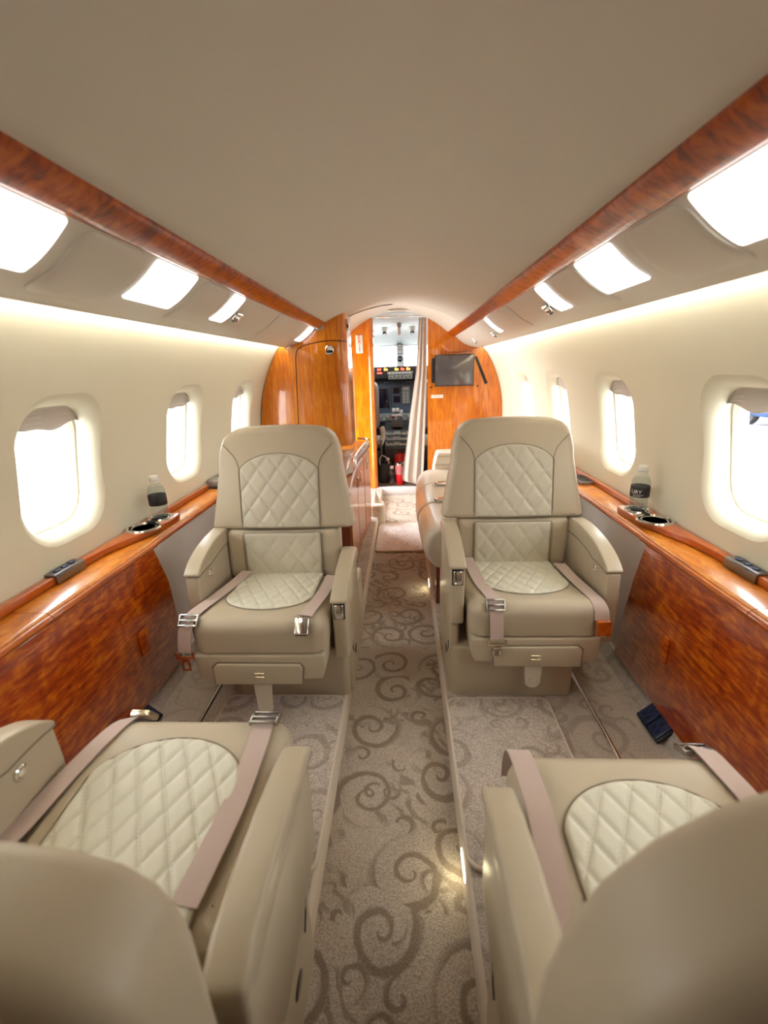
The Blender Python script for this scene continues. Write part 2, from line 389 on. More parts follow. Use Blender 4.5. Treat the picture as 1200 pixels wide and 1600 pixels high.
def make_wall(side):
    sx = 1 if side == 'right' else -1
    mb = MB(); zs = [0.50 + (1.42 - 0.50) * k / 110 for k in range(111)]
    poly = [(sx * wx(z), z) for z in zs] + [(sx * (wx(z) + 0.105), z) for z in reversed(zs)]
    mb.prism(poly, Y0, Y1 + 0.02, 'y')
    o = mb.build('wall_' + side, LINER, angle=0)
    cut = MB()
    for yc in WIN[side]:
        rows = [ring(sx, yc, d, g) for d, g in ((-0.03, 0.040), (-0.004, 0.010), (0.0, 0.004), (0.003, -0.003), (0.008, -0.010), (0.015, -0.017), (0.025, -0.0235), (0.038, -0.0275), (0.052, -0.029), (0.16, -0.029))]
        cut.grid(rows, closed_v=True, cap=True)
    if side == 'left':
        cut.box(-1.3, -0.55, 3.50, 4.27, 0.2, 1.33)
    c = cut.build('cut', LINER, angle=0)
    md = o.modifiers.new('b', 'BOOLEAN'); md.operation = 'DIFFERENCE'; md.solver = 'EXACT'; md.object = c
    dg = bpy.context.evaluated_depsgraph_get()
    me = bpy.data.meshes.new_from_object(o.evaluated_get(dg))
    o.modifiers.clear(); old = o.data; o.data = me; bpy.data.meshes.remove(old)
    bpy.data.objects.remove(c)
    me.set_sharp_from_angle(angle=math.radians(38))
    # the big curved strips stay flat-shaded (they are narrow), only the window reveals are smooth
    for p_ in me.polygons:
        onwall = all(abs(math.hypot(me.vertices[v].co.x, me.vertices[v].co.z - ZC) - RW) < 3e-4 for v in p_.vertices)
        p_.use_smooth = not onwall
    tag(o, kind='structure')
make_wall('left'); make_wall('right')

def portal(loc, rot, sx, sy):
    L = bpy.data.lights.new('daylight_portal', 'AREA'); L.shape = 'RECTANGLE'; L.size = sx; L.size_y = sy
    L.cycles.is_portal = True
    o = bpy.data.objects.new('daylight_portal', L); o.location = loc; o.rotation_euler = rot; link(o)

wi = 0
for side in ('right', 'left'):
    sx = 1 if side == 'right' else -1
    for yc in WIN[side]:
        wi += 1
        e = empty('window_%d' % wi, (sx * 0.96, yc, 0.66)); e['kind'] = 'structure'
        O = e.location
        mb = MB()
        mb.grid([ring(sx, yc, d, g) for d, g in ((0.066, -0.0295), (0.066, -0.035), (0.072, -0.039), (0.080, -0.046), (0.102, -0.049), (0.102, -0.0295))], closed_u=True, closed_v=True)
        mb.build('window_frame', FRAME, e, O)
        mb = MB()
        mb.grid([ring(sx, yc, 0.092, -0.17), ring(sx, yc, 0.092, -0.049), ring(sx, yc, 0.095, -0.049), ring(sx, yc, 0.095, -0.17)], closed_v=True, cap=True)
        mb.build('pane', PANE, e, O)
        # pleated shade, drawn down a little, with a scalloped hem
        mb = MB(); rows = []
        n = 40
        for q in range(9):
            row = []
            for k in range(n + 1):
                u = -1 + 2 * k / n; y = yc + u * (WHW - 0.033)
                top = WZ + WHH - 0.030 - 0.075 * max(0, abs(u) - 0.45) ** 1.6 * 1.9
                bot = WZ + WHH - 0.084 - 0.010 * math.cos(u * 2.6) - 0.004 * math.sin(u * 7 + yc * 5)
                bot = min(bot, top - 0.004)
                z = top + (bot - top) * q / 8
                row.append((sx * (wx(z) + 0.050 + 0.003 * (q % 2)), y, z))
            rows.append(row)
        back = [[(p[0] + sx * 0.005, p[1], p[2]) for p in r] for r in reversed(rows)]
        mb.grid(rows + back, closed_u=True)
        mb.build('shade', SHADE, e, O)
        portal((sx * 1.10, yc, WZ), (0, sx * PI / 2, 0), 0.40, 0.34)

# ceiling (curved headliner), raised a little over the entry
def cz(x, zc=1.545, c=0.638): return zc - c * x * x
def ceil_mesh(mb, y0, y1, zc, c, w=0.47):
    xs = [-w + 2 * w * k / 40 for k in range(41)]
    poly = [(x, cz(x, zc, c)) for x in xs] + [(x, cz(x, zc, c) + 0.09) for x in reversed(xs)]
    mb.prism(poly, y0, y1, 'y')
mb = MB(); ceil_mesh(mb, Y0, 3.42, 1.545, 0.638); ceil_mesh(mb, 3.42, 4.40, 1.605, 0.93)
mb.m(1).tube([(-0.345, 3.415, 1.467), (-0.28, 3.418, 1.493), (-0.20, 3.418, 1.517), (-0.10, 3.418, 1.537), (-0.02, 3.418, 1.543)], 0.0035, 6)
tag(mb.build('ceiling', [HEAD, SEAM]), kind='structure')

# wooden strips along the ceiling edge
def strip_prof(sx): return [(sx * x, z) for x, z in ((0.449, 1.424), (0.449, 1.409), (0.458, 1.401), (0.480, 1.391), (0.503, 1.380), (0.513, 1.381), (0.516, 1.392), (0.516, 1.424))]
for i, (sx, y1) in enumerate(((-1, 3.16), (1, Y1))):
    mb = MB(); mb.prism(strip_prof(sx), Y0, y1, 'y')
    tag(mb.build('trim_%d' % (i + 1), W_STRIP), kind='structure')

# valance (overhead service panel) and its cove light
VA, VB = Vector((0.512, 1.384)), Vector((0.721, 1.276))
VD = (VB - VA); VN = Vector((VD.y, -VD.x)).normalized()      # towards the cabin
if VN.y > 0: VN = -VN
def vp(t, off=0.0):
    p = VA + VD * t + VN * (0.023 * math.sin(PI * t) + off); return p
for i, (sx, y1) in enumerate(((-1, 3.16), (1, Y1))):
    mb = MB()
    prof = [vp(k / 20) for k in range(21)] + [Vector((0.728, 1.273)), Vector((0.731, 1.278)), Vector((0.728, 1.300)), Vector((0.75, 1.345)), Vector((0.70, 1.40)), Vector((0.52, 1.43))]
    mb.prism([(sx * p.x, p.y) for p in prof], Y0, y1, 'y')
    tag(mb.build('trim_%d' % (i + 3), VAL), kind='structure')
    mb = MB(); mb.box(sx * 0.7345, sx * 0.738, -0.15, y1 - 0.03, 1.281, 1.299)
    o = mb.build('cove_light', LED, origin=(sx * 0.741, 1.0, 1.30))
    tag(o, ('left' if sx < 0 else 'right') + ' strip light hidden behind the valance, washing the ' + ('left' if sx < 0 else 'right') + ' cabin wall', 'light', 'cove lights above the windows')

def on_valance(sx, y0, y1, t0, t1, off, thick=0.004, ny=2, nt=14, rnd=0.0):
    """a plate lying on the valance's curve"""
    mb = MB(); pl = rrect((y1 - y0) / 2, (t1 - t0) / 2, max(rnd, 0.002), 6, ((y0 + y1) / 2, (t0 + t1) / 2)) if rnd else None
    if rnd:
        # rounded corners handled in t by scaling
        L = VD.length; pl = rrect((y1 - y0) / 2, (t1 - t0) / 2 * L, rnd, 6, ((y0 + y1) / 2, (t0 + t1) / 2 * L))
        pl = [(a, b / L) for a, b in densify(pl, 0.012)]
        cy, ct = (y0 + y1) / 2, (t0 + t1) / 2
        rows = []
        for f, o_ in ((0.02, -0.002), (1.0, -0.002), (1.0, off + thick * 0.6), (0.985, off + thick), (0.75, off + thick), (0.5, off + thick), (0.25, off + thick), (0.02, off + thick)):
            row = []
            for a, b in pl:
                a2, b2 = cy + (a - cy) * f, ct + (b - ct) * f
                p = vp(b2, o_); row.append((sx * p.x, a2, p.y))
            rows.append(row)
        mb.grid(rows, closed_v=True, cap=True)
    return mb
LT = {-1: [(0.655, 0.862), (1.158, 1.378), (1.668, 1.776), (2.94, 3.085)], 1: [(0.660, 0.890), (1.186, 1.412), (1.690, 1.805), (2.78, 2.86)]}
ordl = {-1: ['big lit reading light panel nearest the camera in the left valance', 'lit square light panel above the big left window', 'narrow lit light panel beside the chrome air nozzle on the left', 'small lit light panel next to the wooden wardrobe'],
        1: ['big lit reading light panel nearest the camera in the right valance', 'lit square light panel above the bottle on the right', 'narrow lit light panel beside the chrome air nozzle on the right', 'small lit light panel above the divan']}
for sx in (-1, 1):
    for i, (a, b) in enumerate(LT[sx]):
        mb = on_valance(sx, a, b, 0.03, 0.57 if i < 3 else 0.54, 0.001, 0.003, rnd=0.008)
        p = vp(0.33)
        o = mb.build('light_panel', LENS, origin=(sx * p.x, (a + b) / 2, p.y))
        tag(o, ordl[sx][i], 'light', 'lit panels in the valances')
    for j, (a, b) in enumerate(((0.905, 1.125), (1.425, 1.640), (2.25, 2.42))):
        mb = on_valance(sx, a, b, 0.03, 0.80 if j < 2 else 0.7, 0.001, 0.003, rnd=0.035)
        p = vp(0.4)
        o = mb.build('access_door', VAL, origin=(sx * p.x, (a + b) / 2, p.y))
        tag(o, 'flush leather door in the %s valance, %s' % ('left' if sx < 0 else 'right', ('between the two biggest lit panels', 'just aft of the narrow lit panel', 'forward of the chrome air nozzle')[j]), 'hatch', 'flush valance doors')

def gasper(loc, sx, label, s=1.0):
    e = empty('air_nozzle', loc); tag(e, label, 'air vent', 'chrome air nozzles')
    rot = Matrix.Translation(loc) @ Matrix.Rotation(sx * -0.35, 4, 'Y') @ Matrix.Scale(-1, 4, (0, 0, 1))
    mb = MB(); mb.lathe([(0.026 * s, -0.004), (0.026 * s, 0.002), (0.020 * s, 0.006), (0.019 * s, 0.010)], 24, mat=rot); mb.build('bezel', CHROME, e, loc)
    mb = MB(); mb.lathe([(0.012 * s, 0.004), (0.017 * s, 0.012), (0.018 * s, 0.020), (0.013 * s, 0.030), (0.008 * s, 0.034)], 20, mat=rot @ Matrix.Rotation(0.5, 4, 'X')); mb.build('swivel_ball', CHROME, e, loc)
    mb = MB(); mb.lathe([(0.0075 * s, 0.030), (0.007 * s, 0.0355)], 14, mat=rot @ Matrix.Rotation(0.5, 4, 'X')); mb.build('nozzle_opening', BLACK, e, loc)
p = vp(0.30)
gasper((-0.575, 1.83, vp(0.30).y), -1, 'chrome air nozzle beside the narrow light panel in the left valance')
gasper((0.585, 1.86, vp(0.35).y - 0.002), 1, 'chrome air nozzle beside the narrow light panel in the right valance')
gasper((0.605, 3.00, vp(0.45).y), 1, 'dark chrome air nozzle above the divan', 0.9)
gasper((0.600, 3.75, vp(0.42).y), 1, 'small dark air nozzle nearest the screen', 0.8)

# ------------------------------------------------------------------ floor
mb = MB()
FE, AZ = 0.172, -0.07          # aisle half width, aisle level
def fprof():
    h = [(0.172, AZ), (0.172, -0.012), (0.176, -0.004), (0.184, 0.0), (0.825, 0.0), (0.845, 0.055), (0.95, 0.055), (0.95, -0.16)]
    return h
h = fprof()
poly = [(-x, z) for x, z in reversed(h)] + h
mb.m(0).prism(poly, Y0, Y1, 'y')
o = mb.build('floor', [C_SIDE, C_AISLE, BIND]); tag(o, kind='structure')
for f in o.data.polygons:
    c = f.center
    if abs(c.x) < 0.16 and f.normal.z > 0.5: f.material_index = 1
    elif abs(abs(c.x) - 0.175) < 0.006: f.material_index = 2
mb = MB(); mb.box(-0.75, 0.75, Y1, 6.0, -0.16, 0.0)
tag(mb.build('floor_cockpit', C_COCK), kind='structure')
mb = MB(); mb.box(-0.226, 0.268, Y1 - 0.006, Y1 - 0.0005, AZ + 0.001, 0.002, 0.002); mb.box(-0.226, 0.268, Y1 - 0.006, Y1 + 0.05, 0.0005, 0.004, 0.001)
tag(mb.build('trim_5', METALSTEP), kind='structure')
# seat tracks
for i, (x, ya, yb) in enumerate(((-0.662, 0.75, 1.9), (0.664, 0.75, 1.9))):
    wd = 0.0055 if x > 0 else 0.003
    mb = MB(); mb.box(x - wd, x + wd, ya, yb, 0.0, 0.003, 0.001); mb.m(1).box(x + wd, x + wd + (0.0015 if x > 0 else 0.006), ya, yb, 0.0, 0.0015)
    tag(mb.build('trim_%d' % (6 + i), [CHROME, BLACK]), kind='structure')

def mat_(name, x0, x1, y0, y1, z, r, label, m, group):
    e = empty(name, ((x0 + x1) / 2, (y0 + y1) / 2, z)); tag(e, label, 'mat', group)
    ol = densify(rrect((x1 - x0) / 2, (y1 - y0) / 2, r, 6, ((x0 + x1) / 2, (y0 + y1) / 2)), 0.05)
    mb = MB(); mb.pillow(ol, 0.013, 0.005, lambda u, v, w: (u, v, z + 0.0005 + w), inner=3, rr=3, back_r=0.001); mb.build('pile', m, e, e.location)
    mb = MB(); mb.tube([(u, v, z + 0.0075) for u, v in ol], 0.0065, 8, closed=True); mb.build('bound_edge', BIND, e, e.location)
mat_('floor_mat', -0.60, -0.180, 0.745, 1.345, 0.0, 0.035, 'loose carpet mat on the floor between the two left seats', C_MAT, 'scroll carpet mats')
mat_('floor_mat', 0.180, 0.525, 0.765, 1.335, 0.0, 0.035, 'loose carpet mat on the floor between the two right seats', C_MAT, 'scroll carpet mats')
mat_('floor_mat', -0.160, 0.160, 2.87, 3.45, AZ, 0.025, 'carpet mat lying in the aisle beside the divan, daylight put into its colour', C_MAT_LIT, 'scroll carpet mats')

# little courtesy lights let into the right riser of the aisle
AL = simple('courtesy_lens', (1, 1, 1), 0.4, emit=(1.0, 0.93, 0.70), es=5.0)
for yy, lab in ((0.80, 'courtesy light in the aisle riser beside the lower right seat'), (2.32, 'courtesy light in the aisle riser beside the divan')):
    mb = MB(); mb.box(0.1695, 0.1725, yy - 0.035, yy + 0.035, -0.040, -0.020, 0.001)
    tag(mb.build('courtesy_light', AL, origin=(0.171, yy, -0.03)), lab, 'light', 'aisle courtesy lights')
    PL = bpy.data.lights.new('courtesy_glow', 'POINT'); PL.energy = 0.07; PL.shadow_soft_size = 0.012; PL.color = (1.0, 0.90, 0.55)
    po = bpy.data.objects.new('courtesy_glow', PL); po.location = (0.152, yy, -0.030); link(po)

# lower side walls
for i, sx in enumerate((-1, 1)):
    mb = MB(); mb.box(sx * 0.857, sx * 0.93, Y0, Y1 if sx > 0 else 3.46, 0.055, 0.545, 0.004)
    tag(mb.build('wall_lower_' + ('left' if sx < 0 else 'right'), GREYP), kind='structure')
# wooden sidewall panels between the seats
for sx in (-1, 1):
    side = 'left' if sx < 0 else 'right'
    e = empty('sidewall_panel', (sx * 0.85, 0.6, 0.06)); tag(e, 'glossy figured red wood panel on the %s wall between the seats' % side, 'wall panel', 'wooden sidewall panels')
    mb = MB()
    poly = [(-0.62, 0.060), (1.535, 0.060), (1.525, 0.16), (1.475, 0.40), (1.432, 0.543), (-0.62, 0.543)]
    if sx < 0: poly = [(-0.62, 0.060), (1.50, 0.060), (1.52, 0.20), (1.50, 0.40), (1.445, 0.543), (-0.62, 0.543)]
    mb.prism(poly, sx * 0.835, sx * 0.8565, 'x', 0.003)
    mb.build('veneer', W_SIDE, e, e.location)
    mb = MB(); mb.prism(rrect(0.026, 0.043, 0.006, 4, (1.29 if sx < 0 else 1.245, 0.275)), sx * 0.829, sx * 0.8345, 'x', 0.002)
    mb.build('flush_latch', W_SIDE, e, e.location)

# side ledges with a raised curb, widened round the cup holders
def ledge(sx):
    side = 'left' if sx < 0 else 'right'
    e = empty('side_ledge', (sx * 0.90, 0.9, 0.545)); tag(e, 'long polished wooden ledge under the %s windows' % side, 'ledge', 'window ledges')
    O = e.location; yend = 2.165 if sx < 0 else 4.30
    for k, (ya, yb, x0) in enumerate(((-0.62, 0.955, 0.829), (0.957, 1.452, 0.829), (1.454, yend, 0.834))):
        mb = MB()
        prof = [(x0 + 0.006, 0.546), (x0, 0.552), (x0, 0.564), (x0 + 0.005, 0.571), (x0 + 0.014, 0.574), (0.945, 0.574), (0.945, 0.546)]
        mb.prism([(sx * x, z) for x, z in prof], ya, yb, 'y')
        mb.build('ledge_board', W_LEDGE, e, O)
        mb = MB()   # nosing
        mb.tube([(sx * (x0 + 0.004), ya, 0.557), (sx * (x0 + 0.004), yb, 0.557)], 0.0105, 12)
        mb.build('nosing', W_EDGE, e, O)
    # curb in plan: straight, swelling out round the cups, then back
    pl = [(0.926, -0.62), (0.926, 1.22)]
    pl += [tuple(p) for p in bez([(0.926, 1.24), (0.916, 1.33), (0.888, 1.42), (0.868, 1.49), (0.850, 1.58), (0.846, 1.66), (0.853, 1.695)], 6)]
    pl += [(0.880, 1.703), (0.926, 1.703), (0.929, 1.73), (0.929, yend)]
    prev = []
    outer = [(0.954, yend), (0.954, -0.62)]
    mb = MB(); P2 = [(sx * x, y) for x, y in pl + outer]
    mb.prism(P2, 0.5745, 0.598, 'z', 0.005, 3)
    mb.build('curb', W_EDGE, e, O)
    for k, (cx, cy, r) in enumerate(((0.899, 1.515, 0.054), (0.897, 1.633, 0.041))):
        mb = MB(); mb.lathe([(r - 0.006, 0.5985), (r - 0.003, 0.603), (r + 0.002, 0.6035), (r + 0.005, 0.598)], 40, c=(sx * cx, cy, 0), cap=False)
        mb.m(1).lathe([(0.002, 0.5987), (r - 0.006, 0.5987)], 40, c=(sx * cx, cy, 0))
        mb.m(0).lathe([(r - 0.016, 0.599), (r - 0.014, 0.6003), (r - 0.011, 0.599)], 40, c=(sx * cx, cy, 0), cap=False)
        mb.build('cup_holder', [CHROME, GLOSSBLACK if sx > 0 else STEEL], e, O)
    mb = MB(); mb.box(sx * 0.890, sx * 0.906, 1.555, 1.592, 0.598, 0.606, 0.003); mb.build('cup_clip', BLACK, e, O)
    return e
ledge(-1); ledge(1)

def control(sx, yc, label):
    e = empty('seat_control_panel', (sx * 0.94, yc, 0.572)); tag(e, label, 'control panel', 'metal control panels on the ledges')
    O = e.location
    mb = MB(); mb.prism([(sx * x, z) for x, z in ((0.918, 0.576), (0.918, 0.598), (0.923, 0.604), (0.954, 0.6045), (0.954, 0.5985), (0.9255, 0.5985), (0.9245, 0.576))], yc - 0.058, yc + 0.058, 'y', 0.0012)
    mb.build('faceplate', simple_cache('gunmetal', (0.24, 0.23, 0.24), 0.32, 1.0), e, O)
    for k in (-1, 0, 1):
        mb = MB(); ol = [(sx * 0.9385 + 0.009 * math.cos(2 * PI * q / 16), yc + k * 0.030 + 0.011 * math.sin(2 * PI * q / 16)) for q in range(16)]
        mb.pillow(ol, 0.004, 0.002, lambda u, v, w: (u, v, 0.6042 + w), rr=2, inner=2); mb.build('button', NAVY, e, O)
_sc = {}
def simple_cache(n, *a, **k):
    if n not in _sc: _sc[n] = simple(n, *a, **k)
    return _sc[n]
control(-1, 1.165, 'metal control panel with three buttons on the left ledge curb')
control(1, 1.132, 'metal control panel with three buttons on the right ledge curb')
mb = MB(); mb.box(0.866, 0.926, 2.10, 2.26, 0.5745, 0.590, 0.004); mb.m(1)
for k in range(5): mb.box(0.872, 0.920, 2.115 + k * 0.028, 2.127 + k * 0.028, 0.590, 0.5915)
tag(mb.build('ledge_vent', [STEEL, BLACK], origin=(0.895, 2.18, 0.5745)), 'dark slotted vent on the right ledge behind the seat', 'vent')

# floor power outlets
def outlet(sx, yc, label):
    e = empty('power_outlet', (sx * 0.825, yc, 0.03)); tag(e, label, 'outlet', 'navy floor outlets')
    O = e.location
    T = Matrix.Translation((sx * 0.826, yc, 0.032)) @ Matrix.Rotation(sx * -0.75, 4, 'Y')
    mb = MB(); mb.box(-0.037, 0.037, -0.062, 0.062, -0.006, 0.004, 0.002, mat=T); mb.build('cover_plate', BLACK, e, O)
    for k in (-1, 1):
        mb = MB(); mb.box(-0.029, 0.029, k * 0.030 - 0.026, k * 0.030 + 0.026, 0.0042, 0.009, 0.003, mat=T)
        mb.m(1)
        for a, b in ((-0.013, -0.010), (-0.013, 0.010), (0.010, 0.0)): mb.box(a - 0.007, a + 0.007, k * 0.030 + b - 0.0035, k * 0.030 + b + 0.0035, 0.0090, 0.0098, mat=T)
        mb.build('socket', [NAVY, BLACK], e, O)
outlet(1, 1.205, 'dark blue double outlet where the carpet meets the right wood panel')
outlet(-1, 1.19, 'dark blue double outlet where the carpet meets the left wood panel')

# ------------------------------------------------------------------ seats
def quilt(mb, W, lo, hi, mapf, nu=72, nv=84, px=0.075, py=0.098, hgt=0.0055, stitch=False, x_off=0.0, y_off=0.0):
    """puffed diamond panel, |u|<=W, lo(u)<=v<=hi(u)"""
    def hh(x, y):
        a = x / px + y / py + x_off; b = x / px - y / py + y_off
        d = min(abs(a - round(a)), abs(b - round(b))) * 2
        return hgt * (1 - (1 - min(1.0, d / 0.62)) ** 2.6)
    rows = []
    for i in range(nu + 1):
        u = -W + 2 * W * i / nu; l, h_ = lo(u), hi(u); row = []
        for j in range(nv + 1):
            v = l + (h_ - l) * j / nv
            ed = min(W - abs(u), v - l, h_ - v)
            f = min(1.0, max(0.0, ed / 0.008)); f = f * (2 - f)
            row.append(mapf(u, v, -0.0035 + f * (0.0035 + hh(u, v))))
        rows.append(row)
    mb.m(0).grid(rows)
    # rim that closes the panel's edge onto the leather
    ol = [(-W, lo(-W) + (hi(-W) - lo(-W)) * j / 30) for j in range(30)] + [(-W + 2 * W * i / 40, hi(-W + 2 * W * i / 40)) for i in range(40)] + \
         [(W, hi(W) - (hi(W) - lo(W)) * j / 30) for j in range(30)] + [(W - 2 * W * i / 40, lo(W - 2 * W * i / 40)) for i in range(40)]
    mb.m(1).tube([mapf(u, v, -0.0008) for u, v in ol], 0.0013, 5, closed=True)
    if stitch:
        mb.m(2)
        for fam in (0, 1):
            for k in range(-14, 15):
                for s_ in ((-1, 1) if fam == 0 else (0,)):
                    t = -1.2
                    while t < 1.2:
                        # line: x/px +- y/py + off = k
                        y = t * 0.4
                        for off in (s_ * 0.0034,):
                            x = (k - (x_off if fam == 0 else y_off) - (y / py if fam == 0 else -y / py)) * px + off
                            y2 = y + 0.0042; x2 = (k - (x_off if fam == 0 else y_off) - (y2 / py if fam == 0 else -y2 / py)) * px + off
                            if abs(x) < W - 0.006 and abs(x2) < W - 0.006 and lo(x) + 0.008 < y < hi(x) - 0.008 and lo(x2) + 0.008 < y2 < hi(x2) - 0.008:
                                A = Vector(mapf(x, y, hh(x, y) + 0.0004)); B = Vector(mapf(x2, y2, hh(x2, y2) + 0.0004))
                                d = (B - A); sd = Vector(mapf(x + 0.001, y, 0)) - Vector(mapf(x, y, 0)); sd.normalize()
                                nn = Vector(mapf(x, y, 0.01)) - Vector(mapf(x, y, 0.0)); nn.normalize()
                                w = sd * 0.0007; q = nn * 0.0006
                                mb.grid([[A - w, A + q, A + w], [B - w, B + q, B + w]])
                        t += 0.0175
    return mb

def chair(label, x0, y0, rz, aisle, slide, armdrop=0.0, head=(0.553, 0.93), tilt=0.16, low_back=False, tab_len=0.092, belts='R', cdrop=0.0, stitch=False, backy=None, hcx=0.0):
    """seat modelled facing -y, aisle side at local -x (mirrored when aisle=+1)"""
    e = empty('cabin_seat', (x0, y0, 0), rz); tag(e, label, 'seat', 'leather club seats')
    m = -1 if aisle > 0 else 1
    MX = Matrix.Scale(m, 4, (1, 0, 0))
    def B():
        b = MB(); b.M = MX; return b
    def fin(b, name, mats, par=e, angle=40): return b.build(name, mats, par, angle=angle)
    sl = slide
    # pedestal
    b = B()
    ol = densify(rrect(0.2125, 0.205, 0.03, 5, (-0.05, 0.212)), 0.04)
    b.pillow(ol, 0.20, 0.012, lambda u, v, w: (u + 0.02 * max(0, (u - 0.1)) * w / 0.2, v, w), inner=2, back_r=0.003)
    # aisle-side skirt
    sk = [(0.02, 0.003), (0.46, 0.003), (0.46, 0.30), (0.10, 0.30), (0.025, 0.27)]
    b.prism(sk, -0.269, -0.238, 'x', 0.008, 3)
    b.m(1).tube([(-0.2695, 0.05, 0.20), (-0.2695, 0.055, 0.17), (-0.2695, 0.07, 0.145)], 0.0022, 6)
    ped = fin(b, 'pedestal', [LEATHER, BLACK])
    b = B(); b.prism([(0.13 + 0.022 * math.cos(2 * PI * k / 20), 0.115 + 0.016 * math.sin(2 * PI * k / 20)) for k in range(20)], -0.2715, -0.267, 'x', 0.001)
    fin(b, 'floor_lamp_lens', GLOSSBLACK, ped)
    # tray under the cushion
    b = B()
    b.prism([(-0.207, 0.278), (-0.207, 0.225), (-0.196, 0.188), (0.190, 0.182), (0.205, 0.215), (0.209, 0.278)], sl + 0.004, sl + 0.43, 'y', 0.009, 3)
    tray = fin(b, 'seat_pan', LEATHER)
    b = B()
    b.prism([(-0.131, 0.178), (-0.137, 0.236), (-0.128, 0.250), (0.134, 0.251), (0.148, 0.238), (0.146, 0.176)], sl - 0.006, sl + 0.03, 'y', 0.004, 3)
    b.m(1).tube([(-0.132, sl + 0.002, 0.182), (-0.140, sl + 0.002, 0.238), (-0.129, sl + 0.002, 0.253), (0.135, sl + 0.002, 0.254), (0.151, sl + 0.002, 0.239), (0.149, sl + 0.002, 0.180)], 0.0022, 6)
    drw = fin(b, 'drawer', [LEATHER2, SEAM], tray)
    b = B(); b.tube([(0.0 + a, sl - 0.0065, 0.212 + c) for a, c in ((-0.014, -0.006), (0.016, -0.006), (0.016, 0.008), (-0.014, 0.008))], 0.0008, 4, closed=True)
    b.prism([(-0.006, 0.208), (0.007, 0.208), (0.005, 0.216), (-0.003, 0.216)], sl - 0.0075, sl - 0.0055, 'y'); fin(b, 'embossed_badge', BRASS, drw)
    b = B()
    zt, zb = 0.18, 0.178 - tab_len
    prof = [(-0.030, zt), (-0.0245, zb + 0.025)] + [(0.026 * math.cos(a) , zb + 0.026 + 0.026 * math.sin(a)) for a in [PI + PI * k / 12 for k in range(13)]] + [(0.0245, zb + 0.025), (0.030, zt)]
    b.prism(prof, sl + 0.008, sl + 0.012, 'y')
    b.lathe([(0.012, 0.0), (0.012, 0.002), (0.009, 0.0024)], 18, mat=Matrix.Translation((0, sl + 0.008, zb + 0.028)) @ Matrix.Rotation(PI / 2, 4, 'X'))
    fin(b, 'pull_tab', TAB, tray)
    # cushion
    CT = 0.402 - cdrop
    def topz(v): return CT - 0.030 * max(0.0, min(1.0, (v - sl) / 0.40))        # slopes to the back
    b = B(); ol = densify(rrect(0.216, 0.205, 0.045, 6, (0.0, sl + 0.205)), 0.03)
    def cm(u, v, w):
        f = w / 0.122; return (u * (1 - 0.02 * (1 - f)), v + 0.006 * (1 - f) * (1 if v < sl + 0.1 else 0), 0.2795 + (topz(v) - 0.2795) * f)
    b.pillow(ol, 0.122, 0.050, cm, bulge=0.003, back_r=0.010, rr=9, inner=5)
    cus = fin(b, 'seat_cushion', [LEATHER, SEAM])
    PW = 0.150
    def plo(u): return sl + 0.075 + 0.115 * (1 - math.sqrt(max(0, 1 - (u / (PW * 1.02)) ** 2)))
    def qm(u, v, w): return (u, v, topz(v) + 0.0045 + w)
    b = B(); quilt(b, PW, plo, lambda u: sl + 0.398, qm, px=0.050, py=0.088, nu=96, nv=100, hgt=0.0045, stitch=stitch, y_off=0.13, x_off=0.31)
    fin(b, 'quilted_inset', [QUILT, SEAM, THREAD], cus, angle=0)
    # lumbar cushion
    yb = sl + 0.392 if backy is None else backy
    if not low_back:
        b = B(); ol = densify(rrect(0.217, 0.0985, 0.022, 5, (0.003, 0.4535)), 0.03)
        b.pillow(ol, 0.10, 0.020, lambda u, v, w: (u, yb + 0.10 - w + 0.03 * (v - 0.36), v), bulge=0.006)
        b.m(1)
        for xx in (-0.152, 0.152): b.tube([(xx, yb - 0.0055 + 0.03 * (z - 0.36), z) for z in (0.372, 0.40, 0.45, 0.50, 0.535)], 0.0013, 5)
        lum = fin(b, 'lumbar_cushion', [LEATHER, SEAM])
        b = B(); quilt(b, 0.147, lambda u: 0.366, lambda u: 0.544, lambda u, v, w: (u, yb - 0.005 + 0.03 * (v - 0.36) - w, v), nu=60, nv=40, hgt=0.004, y_off=0.2, x_off=0.4)
        fin(b, 'quilted_inset', [QUILT_SHADE, SEAM, THREAD], lum, angle=0)
    # head section
    z0, z1 = head; H = z1 - z0
    def hw(t):   # half width against height fraction
        return 0.2725 - 0.040 * min(1, t / 0.62) - 0.004 * t
    right = [(hw(t), z0 + H * t) for t in (0.03, 0.15, 0.3, 0.45, 0.6, 0.70)]
    cor = [(0.222, z0 + H * 0.80), (0.211, z0 + H * 0.88), (0.195, z0 + H * 0.94), (0.170, z0 + H * 0.98), (0.13, z0 + H * 0.994), (0.06, z1)]
    if low_back:
        if aisle > 0:
            right = [(0.288, z0 + H * t) for t in (0.05, 0.2, 0.35)]
            cor = [(0.284, z0 + H * 0.48), (0.272, z0 + H * 0.60), (0.250, z0 + H * 0.72), (0.214, z0 + H * 0.83), (0.17, z0 + H * 0.91), (0.12, z0 + H * 0.965), (0.07, z0 + H * 0.99), (0.03, z1)]
        else:
            right = [(0.252, z0 + H * t) for t in (0.05, 0.2, 0.4)]
            cor = [(0.252, z0 + H * 0.60), (0.246, z0 + H * 0.72), (0.230, z0 + H * 0.83), (0.198, z0 + H * 0.915), (0.15, z0 + H * 0.965), (0.085, z0 + H * 0.99), (0.03, z1)]
    else:
        cor = [(0.223, z0 + H * 0.78), (0.215, z0 + H * 0.85), (0.203, z0 + H * 0.905), (0.183, z0 + H * 0.95), (0.155, z0 + H * 0.98), (0.11, z0 + H * 0.993), (0.05, z1)]
    half = [(0.10, z0), (0.25, z0), (0.2665, z0 + 0.004)] + right + cor
